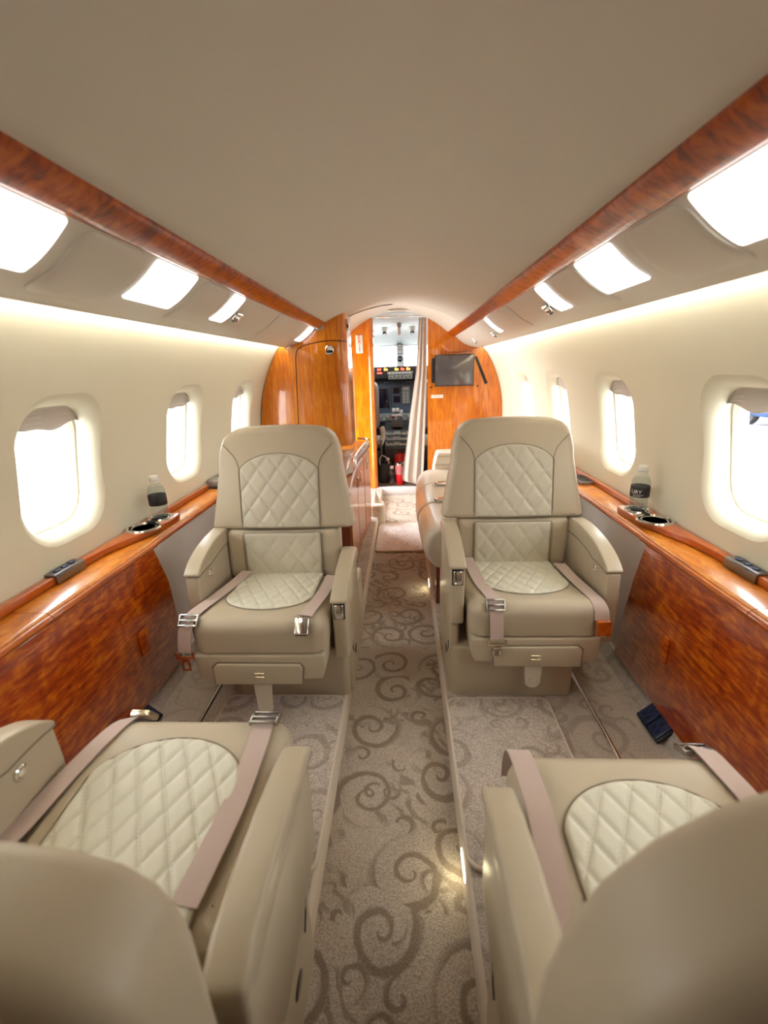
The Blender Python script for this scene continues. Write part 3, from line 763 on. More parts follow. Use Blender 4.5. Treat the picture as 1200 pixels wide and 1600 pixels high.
    if low_back: half = [(0.10, z0), (0.22, z0), (0.238, z0 + 0.004)] + right + cor
    ol = [(-u, v) for u, v in half[::-1]] + half
    ol = densify([(u, v) for u, v in ol][::1], 0.03)
    # counter-clockwise: bottom -> right side up -> top -> left side down
    ol = densify([(-0.10, z0)] + half + [(-u, v) for u, v in reversed(half[1:])], 0.03)
    th = 0.115 if not low_back else 0.12
    yh = yb + 0.002
    def hm(u, v, w):
        return (u + hcx, yh + th - w + tilt * (v - z0) + 0.010 * (u / 0.27) ** 2, v)
    b = B(); b.pillow(ol, th, 0.024, hm, bulge=0.004, rr=6, inner=5, back_r=0.040)
    b.m(1)
    aw = 0.147; sp = z0 + H * 0.60; at_ = z0 + H * 0.757
    def arch(u):
        s0 = math.sqrt(1 - 1 / 1.06 ** 2); return sp + (at_ - sp) * (math.sqrt(max(0, 1 - (u / (aw * 1.06)) ** 2)) - s0) / (1 - s0)
    if not low_back:
        sw = th + 0.0005
        for s_ in (-1, 1):
            b.tube([hm(s_ * 0.149, z, sw + 0.003) for z in (z0 + 0.03, z0 + 0.1, z0 + 0.16, arch(aw))], 0.0014, 5)
            b.tube([hm(*p, sw + 0.002) for p in bez([(s_ * aw, arch(aw)), (s_ * 0.158, z0 + H * 0.70), (s_ * 0.178, z0 + H * 0.77), (s_ * 0.203, z0 + H * 0.838)], 5)], 0.0014, 5)
    hd = fin(b, 'headrest' if not low_back else 'backrest', [LEATHER, SEAM])
    if not low_back:
        b = B(); quilt(b, aw, lambda u: z0 + 0.010, arch, lambda u, v, w: hm(u, v, th + 0.0035 + w), hgt=0.0048)
        fin(b, 'quilted_inset', [QUILT_SHADE, SEAM, THREAD], hd, angle=0)
    # recline post behind, so that the head section stands on the seat
    b = B(); b.box(-0.19, 0.19, yb + 0.03, yb + 0.115, 0.25, z0 + 0.05, 0.02); fin(b, 'back_shell', LEATHER)
    # aisle armrest
    ad = armdrop
    b = B()
    ay = -0.065 if ad > 0.03 else 0.0
    body = [(ay + 0.004, 0.292 - ad), (ay + 0.002, 0.44 - ad), (ay + 0.008, 0.497 - ad), (ay + 0.30, 0.53 - ad), (ay + 0.36, 0.515 - ad), (ay + 0.37, 0.25 - ad), (ay + 0.08, 0.265 - ad)]
    b.prism(body, -0.271, -0.224, 'x', 0.009, 3)
    b.box(-0.262, -0.234, ay + 0.05, ay + 0.34, 0.19, 0.30 - ad * 0.5, 0.005)
    arm = fin(b, 'aisle_armrest', LEATHER2)
    b = B()
    pad = [(ay - 0.012, 0.497 - ad), (ay - 0.012, 0.512 - ad), (ay + 0.06, 0.535 - ad), (ay + 0.15, 0.552 - ad), (ay + 0.25, 0.562 - ad), (ay + 0.33, 0.560 - ad), (ay + 0.372, 0.540 - ad), (ay + 0.376, 0.50 - ad), (ay + 0.30, 0.505 - ad), (ay + 0.10, 0.500 - ad)]
    b.prism(pad, -0.277, -0.220, 'x', 0.010, 4); fin(b, 'arm_pad', LEATHER2, arm)
    b = B(); b.box(-0.266, -0.229, ay - 0.001, ay + 0.02, 0.438 - ad, 0.497 - ad, 0.002); b.m(1).box(-0.263, -0.232, ay - 0.009, ay + 0.01, 0.442 - ad, 0.493 - ad, 0.006, 3); fin(b, 'armrest_latch', [BLACK, CHROME], arm)
    # wall armrest
    wy = -0.045 if low_back else 0.0
    b = B(); b.M = MX @ Matrix.Translation((0, wy, 0))
    crv = bez([(-0.022, 0.492), (0.012, 0.517), (0.07, 0.540), (0.15, 0.556), (0.25, 0.562), (0.33, 0.556)], 4)
    low = [(p.x + (0.004 if i else 0.003), p.y - 0.058 + 0.05 * max(0, 1 - i / 9)) for i, p in enumerate(crv)]
    body = [(-0.018, 0.23)] + [(-0.022, 0.30), (-0.024, 0.40)] + [(p[0], p[1]) for p in low] + [(0.345, 0.45), (0.345, 0.23)]
    b.prism(body, 0.219, 0.264, 'x', 0.009, 3)
    wa = fin(b, 'wall_armrest', LEATHER2)
    b = B(); b.M = MX @ Matrix.Translation((0, wy, 0)); cap = [(low[0][0], low[0][1])] + [(p.x, p.y) for p in crv] + [(0.352, 0.54), (0.352, low[-1][1])] + list(reversed(low[1:]))
    b.prism(cap, 0.2155, 0.2675, 'x', 0.0055, 4); b.m(1)
    for xx in (0.2165,): b.tube([(xx, p_[0], p_[1] + 0.001) for p_ in low], 0.0022, 5)
    fin(b, 'arm_pad', [LEATHER2, SEAM], wa)
    T = Matrix.Translation((0.2195, 0.070 + wy, 0.462)) @ Matrix.Rotation(-PI / 2, 4, 'Y')
    b = B(); b.lathe([(0.014, 0.0), (0.014, 0.003), (0.011, 0.005), (0.009, 0.003), (0.008, 0.006), (0.003, 0.0075)], 20, mat=T); fin(b, 'recline_button', CHROME, wa)
    # belts
    def strap(pts, side, name='seat_belt'):
        b = B(); b.ribbon(bez(pts, 6), side, 0.043); return fin(b, name, BELT, e, 30)
    def adjuster(par, c, rx):
        T = Matrix.Translation(c) @ Matrix.Rotation(rx, 4, 'X')
        b = B()
        for xx in (-0.028, 0.028): b.box(xx - 0.003, xx + 0.003, -0.020, 0.020, -0.005, 0.006, 0.002, mat=T)
        for yy in (-0.017, 0.0, 0.017): b.box(-0.028, 0.028, yy - 0.003, yy + 0.003, 0.0, 0.006, 0.0015, mat=T)
        fin(b, 'adjuster', simple_cache('dark_chrome', (0.42, 0.41, 0.40), 0.2, 1.0), par)
    def tongue(par, c, mt):
        b = B(); T = Matrix.Translation(c)
        for xx in (-0.026, 0.026): b.box(xx - 0.004, xx + 0.004, -0.002, 0.002, -0.002, 0.012, 0.0015, mat=T)
        b.box(-0.030, 0.030, -0.002, 0.002, -0.012, -0.002, 0.0015, mat=T)
        b.box(-0.012, 0.012, -0.002, 0.002, -0.024, -0.012, 0.0015, mat=T)
        for xx in (-0.0105, 0.0105): b.box(xx - 0.0035, xx + 0.0035, -0.0015, 0.0015, -0.050, -0.022, 0.001, mat=T)
        b.box(-0.014, 0.014, -0.0015, 0.0015, -0.054, -0.046, 0.001, mat=T)
        fin(b, 'tongue', mt, par)
    def buckle(par, c, rx, m1, m2=BLACK):
        T = Matrix.Translation(c) @ Matrix.Rotation(rx, 4, 'X')
        b = B(); b.box(-0.022, 0.022, -0.026, 0.026, -0.003, 0.012, 0.004, 3, mat=T); b.m(1).box(-0.019, 0.019, -0.028, -0.022, -0.001, 0.009, 0.003, mat=T); fin(b, 'buckle', [m1, m2], par)
    Z = lambda y, o=0.004: topz(y) + o
    if belts == 'R':
        s1 = strap([(-0.175, sl + 0.37, Z(sl + .37, .03)), (-0.165, sl + 0.30, Z(sl + .3, .012)), (-0.155, sl + 0.16, Z(sl + .16, .006)), (-0.137, sl + 0.06, Z(sl + .06, .005)), (-0.133, sl + 0.022, CT - 0.006), (-0.131, sl + 0.001, CT - 0.03), (-0.130, sl - 0.006, 0.335), (-0.128, sl - 0.008, 0.283)], (1, 0.12, 0))
        adjuster(s1, (-0.134, sl + 0.012, CT - 0.008), 0.75); tongue(s1, (-0.127, sl - 0.012, 0.273), BRASS)
        s2 = strap([(0.165, sl + 0.32, Z(sl + .32, .02)), (0.172, sl + 0.20, Z(sl + .2, .01)), (0.182, sl + 0.09, Z(sl + .09, .006)), (0.190, sl + 0.03, CT - 0.004), (0.195, sl + 0.002, CT - 0.025), (0.197, sl - 0.006, 0.345)], (1, -0.2, 0))
        buckle(s2, (0.199, sl - 0.010, 0.325), 1.45, W_EDGE, CHROME)
    elif belts == 'L':
        s1 = strap([(0.145, sl + 0.38, Z(sl + .38, .02)), (0.160, sl + 0.30, Z(sl + .3, .012)), (0.182, sl + 0.17, Z(sl + .17, .008)), (0.203, sl + 0.06, Z(sl + .06, .006)), (0.212, sl + 0.016, CT - 0.008), (0.218, sl - 0.002, CT - 0.035), (0.222, sl - 0.008, 0.335), (0.226, sl - 0.010, 0.298)], (1, 0.1, 0))
        adjuster(s1, (0.209, sl + 0.014, CT - 0.006), 0.7); tongue(s1, (0.226, sl - 0.012, 0.288), simple_cache('copper_metal', (0.62, 0.22, 0.10), 0.25, 1.0))
        s2 = strap([(-0.196, sl + 0.30, Z(sl + .3, .03)), (-0.185, sl + 0.22, Z(sl + .22, .012)), (-0.168, sl + 0.12, Z(sl + .12, .006)), (-0.158, sl + 0.06, Z(sl + .06, .006)), (-0.152, sl + 0.03, Z(sl + .03, .003))], (1, 0.25, 0))
        buckle(s2, (-0.146, sl + 0.004, CT - 0.022), 0.85, CHROME)
    elif belts == 'AL':
        s1 = strap([(0.205, sl + 0.36, Z(sl + .36, .03)), (0.200, sl + 0.27, Z(sl + .27, .012)), (0.188, sl + 0.16, Z(sl + .16, .007)), (0.165, sl + 0.06, Z(sl + .06, .006)), (0.152, sl + 0.012, CT - 0.008), (0.145, sl - 0.004, CT - 0.035)], (1, 0.35, 0))
        buckle(s1, (0.135, sl - 0.003, CT - 0.02), 0.9, BRASS)
        s2 = strap([(-0.135, sl + 0.375, Z(sl + .375, .012)), (-0.143, sl + 0.33, Z(sl + .33, .016)), (-0.154, sl + 0.22, Z(sl + .22, .008)), (-0.157, sl + 0.12, Z(sl + .12, .006)), (-0.157, sl + 0.03, Z(sl + .03, .006)), (-0.160, sl + 0.006, CT - 0.012), (-0.162, sl - 0.004, CT - 0.05)], (1, -0.12, 0))
        adjuster(s2, (-0.157, sl + 0.028, Z(sl + .03, .008)), 0.15)
    else:
        s1 = strap([(-0.205, sl + 0.30, Z(sl + .3, -.004)), (-0.190, sl + 0.24, Z(sl + .24, .008)), (-0.182, sl + 0.15, Z(sl + .15, .012)), (-0.184, sl + 0.06, Z(sl + .06, .008)), (-0.187, sl + 0.01, CT - 0.004), (-0.190, sl - 0.004, CT - 0.03), (-0.192, sl - 0.004, 0.32)], [(1, 0.05, -0.5), (1, 0.05, -0.3), (1, 0.05, -0.15)] + [(1, 0.05, 0)] * 40)
        s2 = strap([(0.20, sl + 0.30, Z(sl + .3, .02)), (0.190, sl + 0.18, Z(sl + .18, .01)), (0.172, sl + 0.06, Z(sl + .06, .008)), (0.162, sl + 0.006, Z(sl, .002)), (0.160, sl - 0.006, CT - 0.03)], (1, 0.3, 0))
        adjuster(s2, (0.160, sl - 0.004, CT - 0.012), 0.4)
    return e

chair('beige quilted leather seat facing us on the left, forward of the wood panel', -0.420, 1.355, 0, 1, -0.155, armdrop=0.085, belts='L', tab_len=0.122)
chair('beige quilted leather seat facing us on the right, in front of the divan', 0.460, 1.355, 0, -1, -0.065, belts='R')
chair('beige leather seat at lower left seen from behind, quilted cushion uncovered beside its armrests', -0.420, 0.625, PI, -1, -0.195, armdrop=0.085, head=(0.40, 0.718), tilt=0.05, low_back=True, belts='AL', stitch=True, backy=0.300)
chair('beige leather seat at lower right, its rounded backrest hiding half the cushion', 0.445, 0.540, PI, 1, -0.190, armdrop=0.085, head=(0.40, 0.838), tilt=0.05, low_back=True, belts='AR', stitch=True, backy=0.235)

# ------------------------------------------------------------------ bottles
def text_mesh(s, size, ext=0.0):
    cu = bpy.data.curves.new('t', 'FONT'); cu.body = s; cu.size = size; cu.extrude = ext; cu.align_x = 'CENTER'; cu.align_y = 'CENTER'; cu.resolution_u = 3
    o = bpy.data.objects.new('t', cu); link(o)
    dg = bpy.context.evaluated_depsgraph_get(); me = bpy.data.meshes.new_from_object(o.evaluated_get(dg))
    bpy.data.objects.remove(o); t = bmesh.new(); t.from_mesh(me); bpy.data.meshes.remove(me); return t

def bottle(loc, label, rz, words, s=1.0):
    e = empty('water_bottle', loc, rz); tag(e, label, 'bottle', 'small water bottles'); e.scale = (s, s, s)
    outer = [(0.024, 0.0), (0.0295, 0.004), (0.031, 0.012), (0.0300, 0.022), (0.0312, 0.032), (0.0300, 0.041), (0.0310, 0.049), (0.0310, 0.092), (0.0318, 0.097), (0.0310, 0.104), (0.0275, 0.116), (0.0215, 0.128), (0.0145, 0.138), (0.0130, 0.142), (0.0130, 0.150)]
    mb = MB(); mb.lathe(outer, 32); mb.build('bottle_wall', PET, e)
    mb = MB(); mb.lathe([(r - 0.0015, z + 0.0015) for r, z in outer if z < 0.118], 32); mb.build('water', WATER, e)
    mb = MB(); mb.lathe([(0.0314, 0.052), (0.0317, 0.0525), (0.0317, 0.0895), (0.0314, 0.090)], 40, cap=False)
    lab = mb.build('label', LABEL, e)
    mb = MB(); mb.lathe([(0.0150, 0.1435), (0.0158, 0.145), (0.0158, 0.158), (0.0145, 0.161)], 30); mb.build('cap', WHITE, e)
    mb = MB(); mb.lathe([(0.0165, 0.1385), (0.0165, 0.142), (0.0130, 0.142)], 24); mb.build('neck_ring', WHITE, e)
    if words:
        mb = MB()
        for s_, size, z, a0 in words:
            t = text_mesh(s_, size)
            bmesh.ops.subdivide_edges(t, edges=[ed for ed in t.edges if ed.calc_length() > 0.004], cuts=2)
            for v in t.verts:
                a = a0 + v.co.x / 0.0320 - PI / 2
                v.co = Vector((0.0320 * math.cos(a), 0.0320 * math.sin(a), z + v.co.y))
            mb.merge(t)
        for z, a0, wd in ((0.0605, -0.15, 0.036), (0.0560, -0.30, 0.026)):
            k = 14
            rows = [[(0.03195 * math.cos(a0 + (q / k - 0.5) * wd / 0.032 - PI / 2), 0.03195 * math.sin(a0 + (q / k - 0.5) * wd / 0.032 - PI / 2), z + dz) for dz in (0, 0.0011)] for q in range(k + 1)]
            mb.grid(rows)
        mb.build('label_print', PRINT, lab, angle=0)
bottle((-0.897, 1.633, 0.5995), 'water bottle with black label standing on the left ledge', 0.4, None, 1.02)
bottle((0.897, 1.633, 0.5995), 'water bottle with white lettered black label standing on the right ledge', -0.45, [('URY', 0.0185, 0.0715, -0.38)], 1.02)

# ------------------------------------------------------------------ bulkheads
def arc(sx, z0, z1, r, n=24): return [(sx * wx(z0 + (z1 - z0) * k / n, r), z0 + (z1 - z0) * k / n) for k in range(n + 1)]
BR_ = 0.958
# right bulkhead with the screen
mb = MB()
poly = [(0.270, 0.001), (0.855, 0.001), (0.855, 0.5)] + arc(1, 0.60, 1.40, BR_) + [(0.62, 1.55), (0.40, 1.59), (0.270, 1.60)]
mb.prism(poly, Y1 + 0.001, Y1 + 0.05, 'y')
BK = empty('bulkhead', (0.55, Y1, 0)); tag(BK, 'orange wood bulkhead on the right carrying the flat screen', 'bulkhead', 'wooden bulkheads')
mb.build('veneer', W_BULK, BK, BK.location)
# left bulkhead with the exit sign
e = empty('bulkhead', (-0.33, Y1, AZ)); tag(e, 'tall narrow orange wood bulkhead bearing the vertical exit sign', 'bulkhead', 'wooden bulkheads')
mb = MB(); mb.prism([(-0.95, 0.001), (-0.228, 0.001), (-0.228, 1.556), (-0.40, 1.52), (-0.52, 1.46), (-0.62, 1.38), (-0.78, 1.2), (-0.95, 0.8)], Y1 + 0.001, Y1 + 0.05, 'y')
mb.build('veneer', W_BULK, e, e.location)
mb = MB(); mb.lathe([(0.028, 0.0), (0.028, 1.552)], 20, c=(-0.245, Y1 + 0.018, 0.002)); mb.build('rounded_edge', W_BULK, e, e.location)
mb = MB(); mb.tube([(-0.44, Y1 - 0.0005, 1.237), (-0.405, Y1 - 0.0005, 1.237), (-0.400, Y1 - 0.0005, 1.225), (-0.410, Y1 - 0.0005, 0.58)], 0.003, 6); mb.build('panel_joint', SEAM, e, e.location)
# exit sign
e = empty('exit_sign', (-0.343, Y1, 1.338)); tag(e, 'small white sign with red upright EXIT letters on the left bulkhead', 'sign')
mb = MB(); mb.box(-0.375, -0.312, Y1 - 0.006, Y1 + 0.0005, 1.262, 1.416, 0.002); mb.build('sign_plate', SIGNW, e, e.location)
mb = MB()
for k, ch in enumerate('EXIT'):
    t = text_mesh(ch, 0.047, 0.0006)
    mb.merge(t, Matrix.Translation((-0.343, Y1 - 0.0068, 1.394 - k * 0.0365)) @ Matrix.Rotation(PI / 2, 4, 'X'))
mb.build('sign_letters', RED, e, e.location, angle=0)

# screen
e = empty('flat_screen', (0.505, Y1 - 0.03, 0.95)); tag(e, 'grey flat screen hung on the right wooden bulkhead', 'screen')
mb = MB(); mb.box(0.331, 0.681, Y1 - 0.062, Y1 - 0.036, 0.954, 1.226, 0.006); mb.build('screen_housing', BLACK, e, e.location)
mb = MB(); mb.box(0.338, 0.674, Y1 - 0.0635, Y1 - 0.0615, 0.963, 1.219, 0.0005); mb.build('screen_glass', SCREEN, e, e.location)
mb = MB(); mb.box(0.304, 0.36, Y1 - 0.036, Y1 - 0.006, 0.985, 1.200, 0.004); mb.box(0.36, 0.60, Y1 - 0.037, Y1 + 0.0003, 1.02, 1.16, 0.004); mb.build('wall_bracket', BLACK, e, e.location)
# slot, lip, knobs, placard
d = Vector((0.805 - 0.703, 0.962 - 1.200)).normalized(); n_ = Vector((-d.y, d.x)) * 0.0115
A, Bq = Vector((0.703, 1.200)), Vector((0.803, 0.965))
mb = MB(); mb.prism([tuple(A - n_), tuple(A - d * 0.008), tuple(A + n_), tuple(Bq + n_ * 1.2), tuple(Bq - n_ * 1.2)], Y1 - 0.004, Y1 + 0.0005, 'y', 0.001)
mb.build('slanted_slot', BLACK, BK, BK.location)
mb = MB(); mb.box(0.383, 0.657, Y1 - 0.012, Y1 + 0.0005, 1.246, 1.252, 0.002); mb.build('shelf_lip', W_EDGE, BK, BK.location)
for x, z in ((0.298, 0.946), (0.724, 0.947)):
    mb = MB(); mb.lathe([(0.008, 0), (0.008, 0.006), (0.005, 0.009)], 14, mat=Matrix.Translation((x, Y1 + 0.0005, z)) @ Matrix.Rotation(PI / 2, 4, 'X'))
    mb.build('knob', BLACK, BK, BK.location)
mb = MB(); mb.prism([(0.298, 0.850), (0.416, 0.850), (0.408, 0.864), (0.416, 0.878), (0.298, 0.878), (0.306, 0.864)], Y1 - 0.003, Y1 + 0.0005, 'y')
mb.m(1)
for k in range(6): mb.box(0.322 + k * 0.012, 0.330 + k * 0.012, Y1 - 0.0036, Y1 - 0.0028, 0.860, 0.868)
mb.build('placard', [SIGNW, simple_cache('grey_print', (0.45, 0.40, 0.36), 0.6)], BK, BK.location)
# ceiling vent over the doorway, and unseen lamps added to brighten the entry ceiling
mb = MB(); mb.box(-0.075, 0.125, 4.20, 4.245, 1.586, 1.599, 0.006); tag(mb.build('ceiling_vent', VAL, origin=(0.025, 4.22, 1.596)), 'long flat vent in the ceiling above the cockpit doorway', 'vent')
for k, yy in enumerate((3.50, 3.60)):
    mb = MB(); mb.lathe([(0.032, -0.004), (0.036, 0.0), (0.036, 0.012)], 24, c=(0.0, yy, 1.596)); tag(mb.build('ceiling_wash_lamp', ENTRY, origin=(0.0, yy, 1.598)), ('added unseen lamp brightening the entry ceiling, the one nearer the seats', 'added unseen lamp brightening the entry ceiling, the one nearer the cockpit')[k], 'lamp', 'added entry ceiling lamps')

# ------------------------------------------------------------------ curtain
def curtain():
    e = empty('doorway_curtain', (0.19, 4.385, 0.01)); tag(e, 'long beige curtain gathered at the right of the cockpit doorway', 'curtain')
    prof = [(1.548, 0.196, 0.258), (1.50, 0.193, 0.260), (1.30, 0.180, 0.262), (1.09, 0.165, 0.262), (0.90, 0.135, 0.256), (0.69, 0.103, 0.248), (0.50, 0.080, 0.240), (0.385, 0.062, 0.236), (0.20, 0.035, 0.228), (0.10, 0.022, 0.222), (0.045, 0.028, 0.218)]
    rows = []
    zs = [1.548 - (1.548 - 0.045) * k / 50 for k in range(51)]
    def lerp(z):
        for (a, b) in zip(prof, prof[1:]):
            if a[0] >= z >= b[0]:
                t = (a[0] - z) / (a[0] - b[0]); return a[1] + (b[1] - a[1]) * t, a[2] + (b[2] - a[2]) * t
        return prof[-1][1:]
    n = 90; fr, bk = [], []
    for z in zs:
        x0, x1 = lerp(z); r1, r2 = [], []
        amp = 0.006 + 0.004 * (1.5 - z) / 1.5
        for k in range(n + 1):
            u = k / n; y = 4.385 + amp * math.sin(u * 2 * PI * 2.6 + 0.6 * math.sin(z * 2.2)) + 0.003 * math.sin(u * 23 + z * 3)
            x = x0 + (x1 - x0) * u + 0.003 * math.sin(u * 2 * PI * 5.2)
            zz = z + (0.05 * (u - 0.3) if z < 0.05 else 0) * -1
            r1.append((x, y - 0.0015, max(zz, 0.012))); r2.append((x, y + 0.0015, max(zz, 0.012)))
        fr.append(r1); bk.append(r2)
    mb = MB(); mb.grid(fr + bk[::-1], closed_u=True); mb.build('curtain_cloth', CURT, e, e.location, angle=0)
    mb = MB(); mb.box(-0.19, 0.262, 4.378, 4.392, 1.556, 1.566, 0.002); mb.build('curtain_track', CHROME, e, e.location)
    for k in range(5):
        mb = MB(); x = 0.200 + k * 0.013; mb.tube([(x, 4.385, 1.5575), (x, 4.380, 1.55), (x, 4.385, 1.543)], 0.0022, 6); mb.build('curtain_hook', CHROME, e, e.location)
curtain()

# ------------------------------------------------------------------ wardrobe and galley cabinet on the left
def wardrobe():
    e = empty('wardrobe', (-0.64, 3.28, 0.616)); tag(e, 'tall bowed orange wood wardrobe on the left behind the seat', 'wardrobe')
    O = e.location
    xs = [-0.9545 + (0.9545 - 0.375) * k / 24 for k in range(25)] + [-0.32 - 0.055 + 0.055 * math.sin(PI / 2 * k / 8) for k in range(1, 9)]
    def yf(x):
        y = 3.125 + 0.06 * ((x + 0.60) / 0.35) ** 2
        if x > -0.375: y += 0.055 * (1 - math.sqrt(max(0, 1 - ((x + 0.375) / 0.055) ** 2)))
        return y
    def zhi(x):
        a = -x
        if a < 0.455: return cz(a) - 0.001
        if a < 0.516: return 1.376 - (a - 0.455) * 0.1
        if a < 0.735: return VA.y + (VB.y - VA.y) * (a - 0.512) / (0.208) - 0.018
        return ZC + math.sqrt(max(0, 0.9555 ** 2 - a * a))
    def zlo(x):
        return 0.616
    rows = []
    for x in xs:
        l, h_ = zlo(x), max(zhi(x), zlo(x) + 0.01)
        rows.append([(x, yf(x), l + (h_ - l) * j / 12) for j in range(13)])
    back = [[(p[0], 3.43, p[2]) for p in r] for r in rows]
    mb = MB()
    mb.grid(rows); mb.grid(back)
    mb.grid([[r[-1] for r in rows], [r[-1] for r in back]]); mb.grid([[r[0] for r in rows], [r[0] for r in back]])
    mb.grid([rows[0], back[0]]); mb.grid([rows[-1], back[-1]])
    mb.m(1)
    path = bez([(-0.325, 1.300), (-0.40, 1.307), (-0.47, 1.304), (-0.55, 1.291), (-0.61, 1.275), (-0.642, 1.255), (-0.655, 1.215), (-0.660, 1.15), (-0.668, 0.95), (-0.676, 0.77), (-0.679, 0.655)], 6)
    mb.tube([(p.x, yf(p.x) - 0.0003, p.y) for p in path], 0.0032, 6)
    mb.build('wardrobe_body', [W_BULK, simple_cache('dark_joint', (0.05, 0.012, 0.004), 0.6)], e, O)
    T = Matrix.Translation((-0.433, yf(-0.433) + 0.001, 1.249)) @ Matrix.Rotation(PI / 2, 4, 'X')
    mb = MB(); mb.lathe([(0.030, 0), (0.030, 0.004), (0.025, 0.006), (0.024, 0.003), (0.004, 0.003)], 28, mat=T); mb.m(1).box(-0.021, 0.021, -0.018, -0.001, 0.003, 0.0055, 0.002, mat=T); mb.build('flush_latch', [CHROME, GLOSSBLACK], e, O)
    mb = MB(); mb.box(-0.3205, -0.309, 3.20, 3.24, 1.36, 1.44, 0.003); mb.m(1).box(-0.3175, -0.3075, 3.199, 3.205, 1.385, 1.405); mb.build('edge_bracket', [CHROME, BLACK], e, O)
wardrobe()

def galley():
    e = empty('galley_cabinet', (-0.5, 2.7, 0)); tag(e, 'low glossy wood galley cabinet with a stone counter behind the left seat', 'cabinet')
    O = e.location
    # plan of the aisle face, slightly bowed
    def fx(y):
        t = (y - 2.07) / (3.33 - 2.07); return -0.222 - 0.030 * math.sin(PI * t) + 0.004 * t
    ys = [2.07 + 1.26 * k / 20 for k in range(21)]
    plan = [(fx(y), y) for y in ys] + [(-0.30, 3.42), (-0.855, 3.42), (-0.855, 2.215), (-0.70, 2.215), (-0.67, 2.07)]
    mb = MB(); mb.prism(plan, 0.002, 0.570, 'z'); mb.build('cabinet_body', wood_gal, e, O)
    mb = MB(); mb.box(-0.66, -0.224, 2.062, 2.0695, 0.002, 0.569, 0.002); mb.build('end_panel', W_DARK, e, O)
    cplan = [(fx(y) + 0.012, y) for y in ys[7:]] + [(-0.29, 3.43), (-0.952, 3.43), (-0.952, 2.19), (-0.72, 2.17), (fx(2.5) - 0.10, 2.17), (fx(2.5) - 0.03, 2.35)]
    mb = MB(); mb.prism(cplan, 0.5745, 0.612, 'z', 0.006, 3); mb.build('counter', STONE, e, O)
    mb = MB(); pts = [(fx(y) + 0.004, y, 0.632) for y in ys[9:]] + [(-0.245, 3.375, 0.632), (-0.30, 3.395, 0.632)]
    mb.tube(pts, 0.009, 12); mb.tube([pts[0], (pts[0][0] + 0.002, pts[0][1] - 0.022, 0.625), (pts[0][0] + 0.004, pts[0][1] - 0.032, 0.606), (pts[0][0] + 0.004, pts[0][1] - 0.034, 0.585)], 0.0085, 10)
    for q in (2, 6, 10): mb.tube([pts[q], (pts[q][0] - 0.004, pts[q][1], 0.611)], 0.005, 8)
    mb.build('gallery_rail', CHROME, e, O)
    # doors on the aisle face, each with a looped handle
    for k, (ya, yb) in enumerate(((2.10, 2.66), (2.68, 3.02), (3.04, 3.31))):
        mb = MB(); n = 14; rows = []
        for q in range(n + 1):
            y = ya + (yb - ya) * q / n
            rows.append([(fx(y) + 0.0008, y, 0.05), (fx(y) + 0.009, y, 0.055), (fx(y) + 0.009, y, 0.555), (fx(y) + 0.0008, y, 0.56)])
        mb.grid(rows, cap=True); d_ = mb.build('door', wood_gal, e, O)
        mb = MB(); yh = ya + 0.06 if k else yb - 0.08
        mb.tube(bez([(fx(yh) + 0.008, yh, 0.525), (fx(yh) + 0.022, yh, 0.520), (fx(yh) + 0.022, yh, 0.470), (fx(yh) + 0.008, yh, 0.465)], 6), 0.0045, 10); mb.build('handle', CHROME, d_, O)
wood_gal = wood('mirror_gloss_galley_veneer', (0.30, 0.07, 0.008), (0.44, 0.125, 0.014), (0.54, 0.19, 0.026), (6, 6, 0.7), 8, (3, 3, 1), 6, 0.3, rough=0.3, coat=0.45, crough=0.12)
galley()
# carpeted step block by the entry, sunlight put into its cream colour
mb = MB(); ol = densify(rrect(0.056, 0.075, 0.035, 5, (-0.176, 3.50)), 0.02)
mb.pillow(ol, 0.165, 0.018, lambda u, v, w: (u, v, AZ + 0.001 + w), inner=2, back_r=0.002)
mb.lathe([(0.040, 0.0), (0.012, 0.065), (0.003, 0.09)], 14, c=(-0.19, 3.53, AZ + 0.163))  # cone shaped after the sunlit patch at the bulkhead base
tag(mb.build('step_block', C_CREAM_LIT, origin=(-0.176, 3.50, AZ)), 'cream carpeted block, coloured and shaped as sunlit, at the aisle edge beside the galley cabinet', 'step')

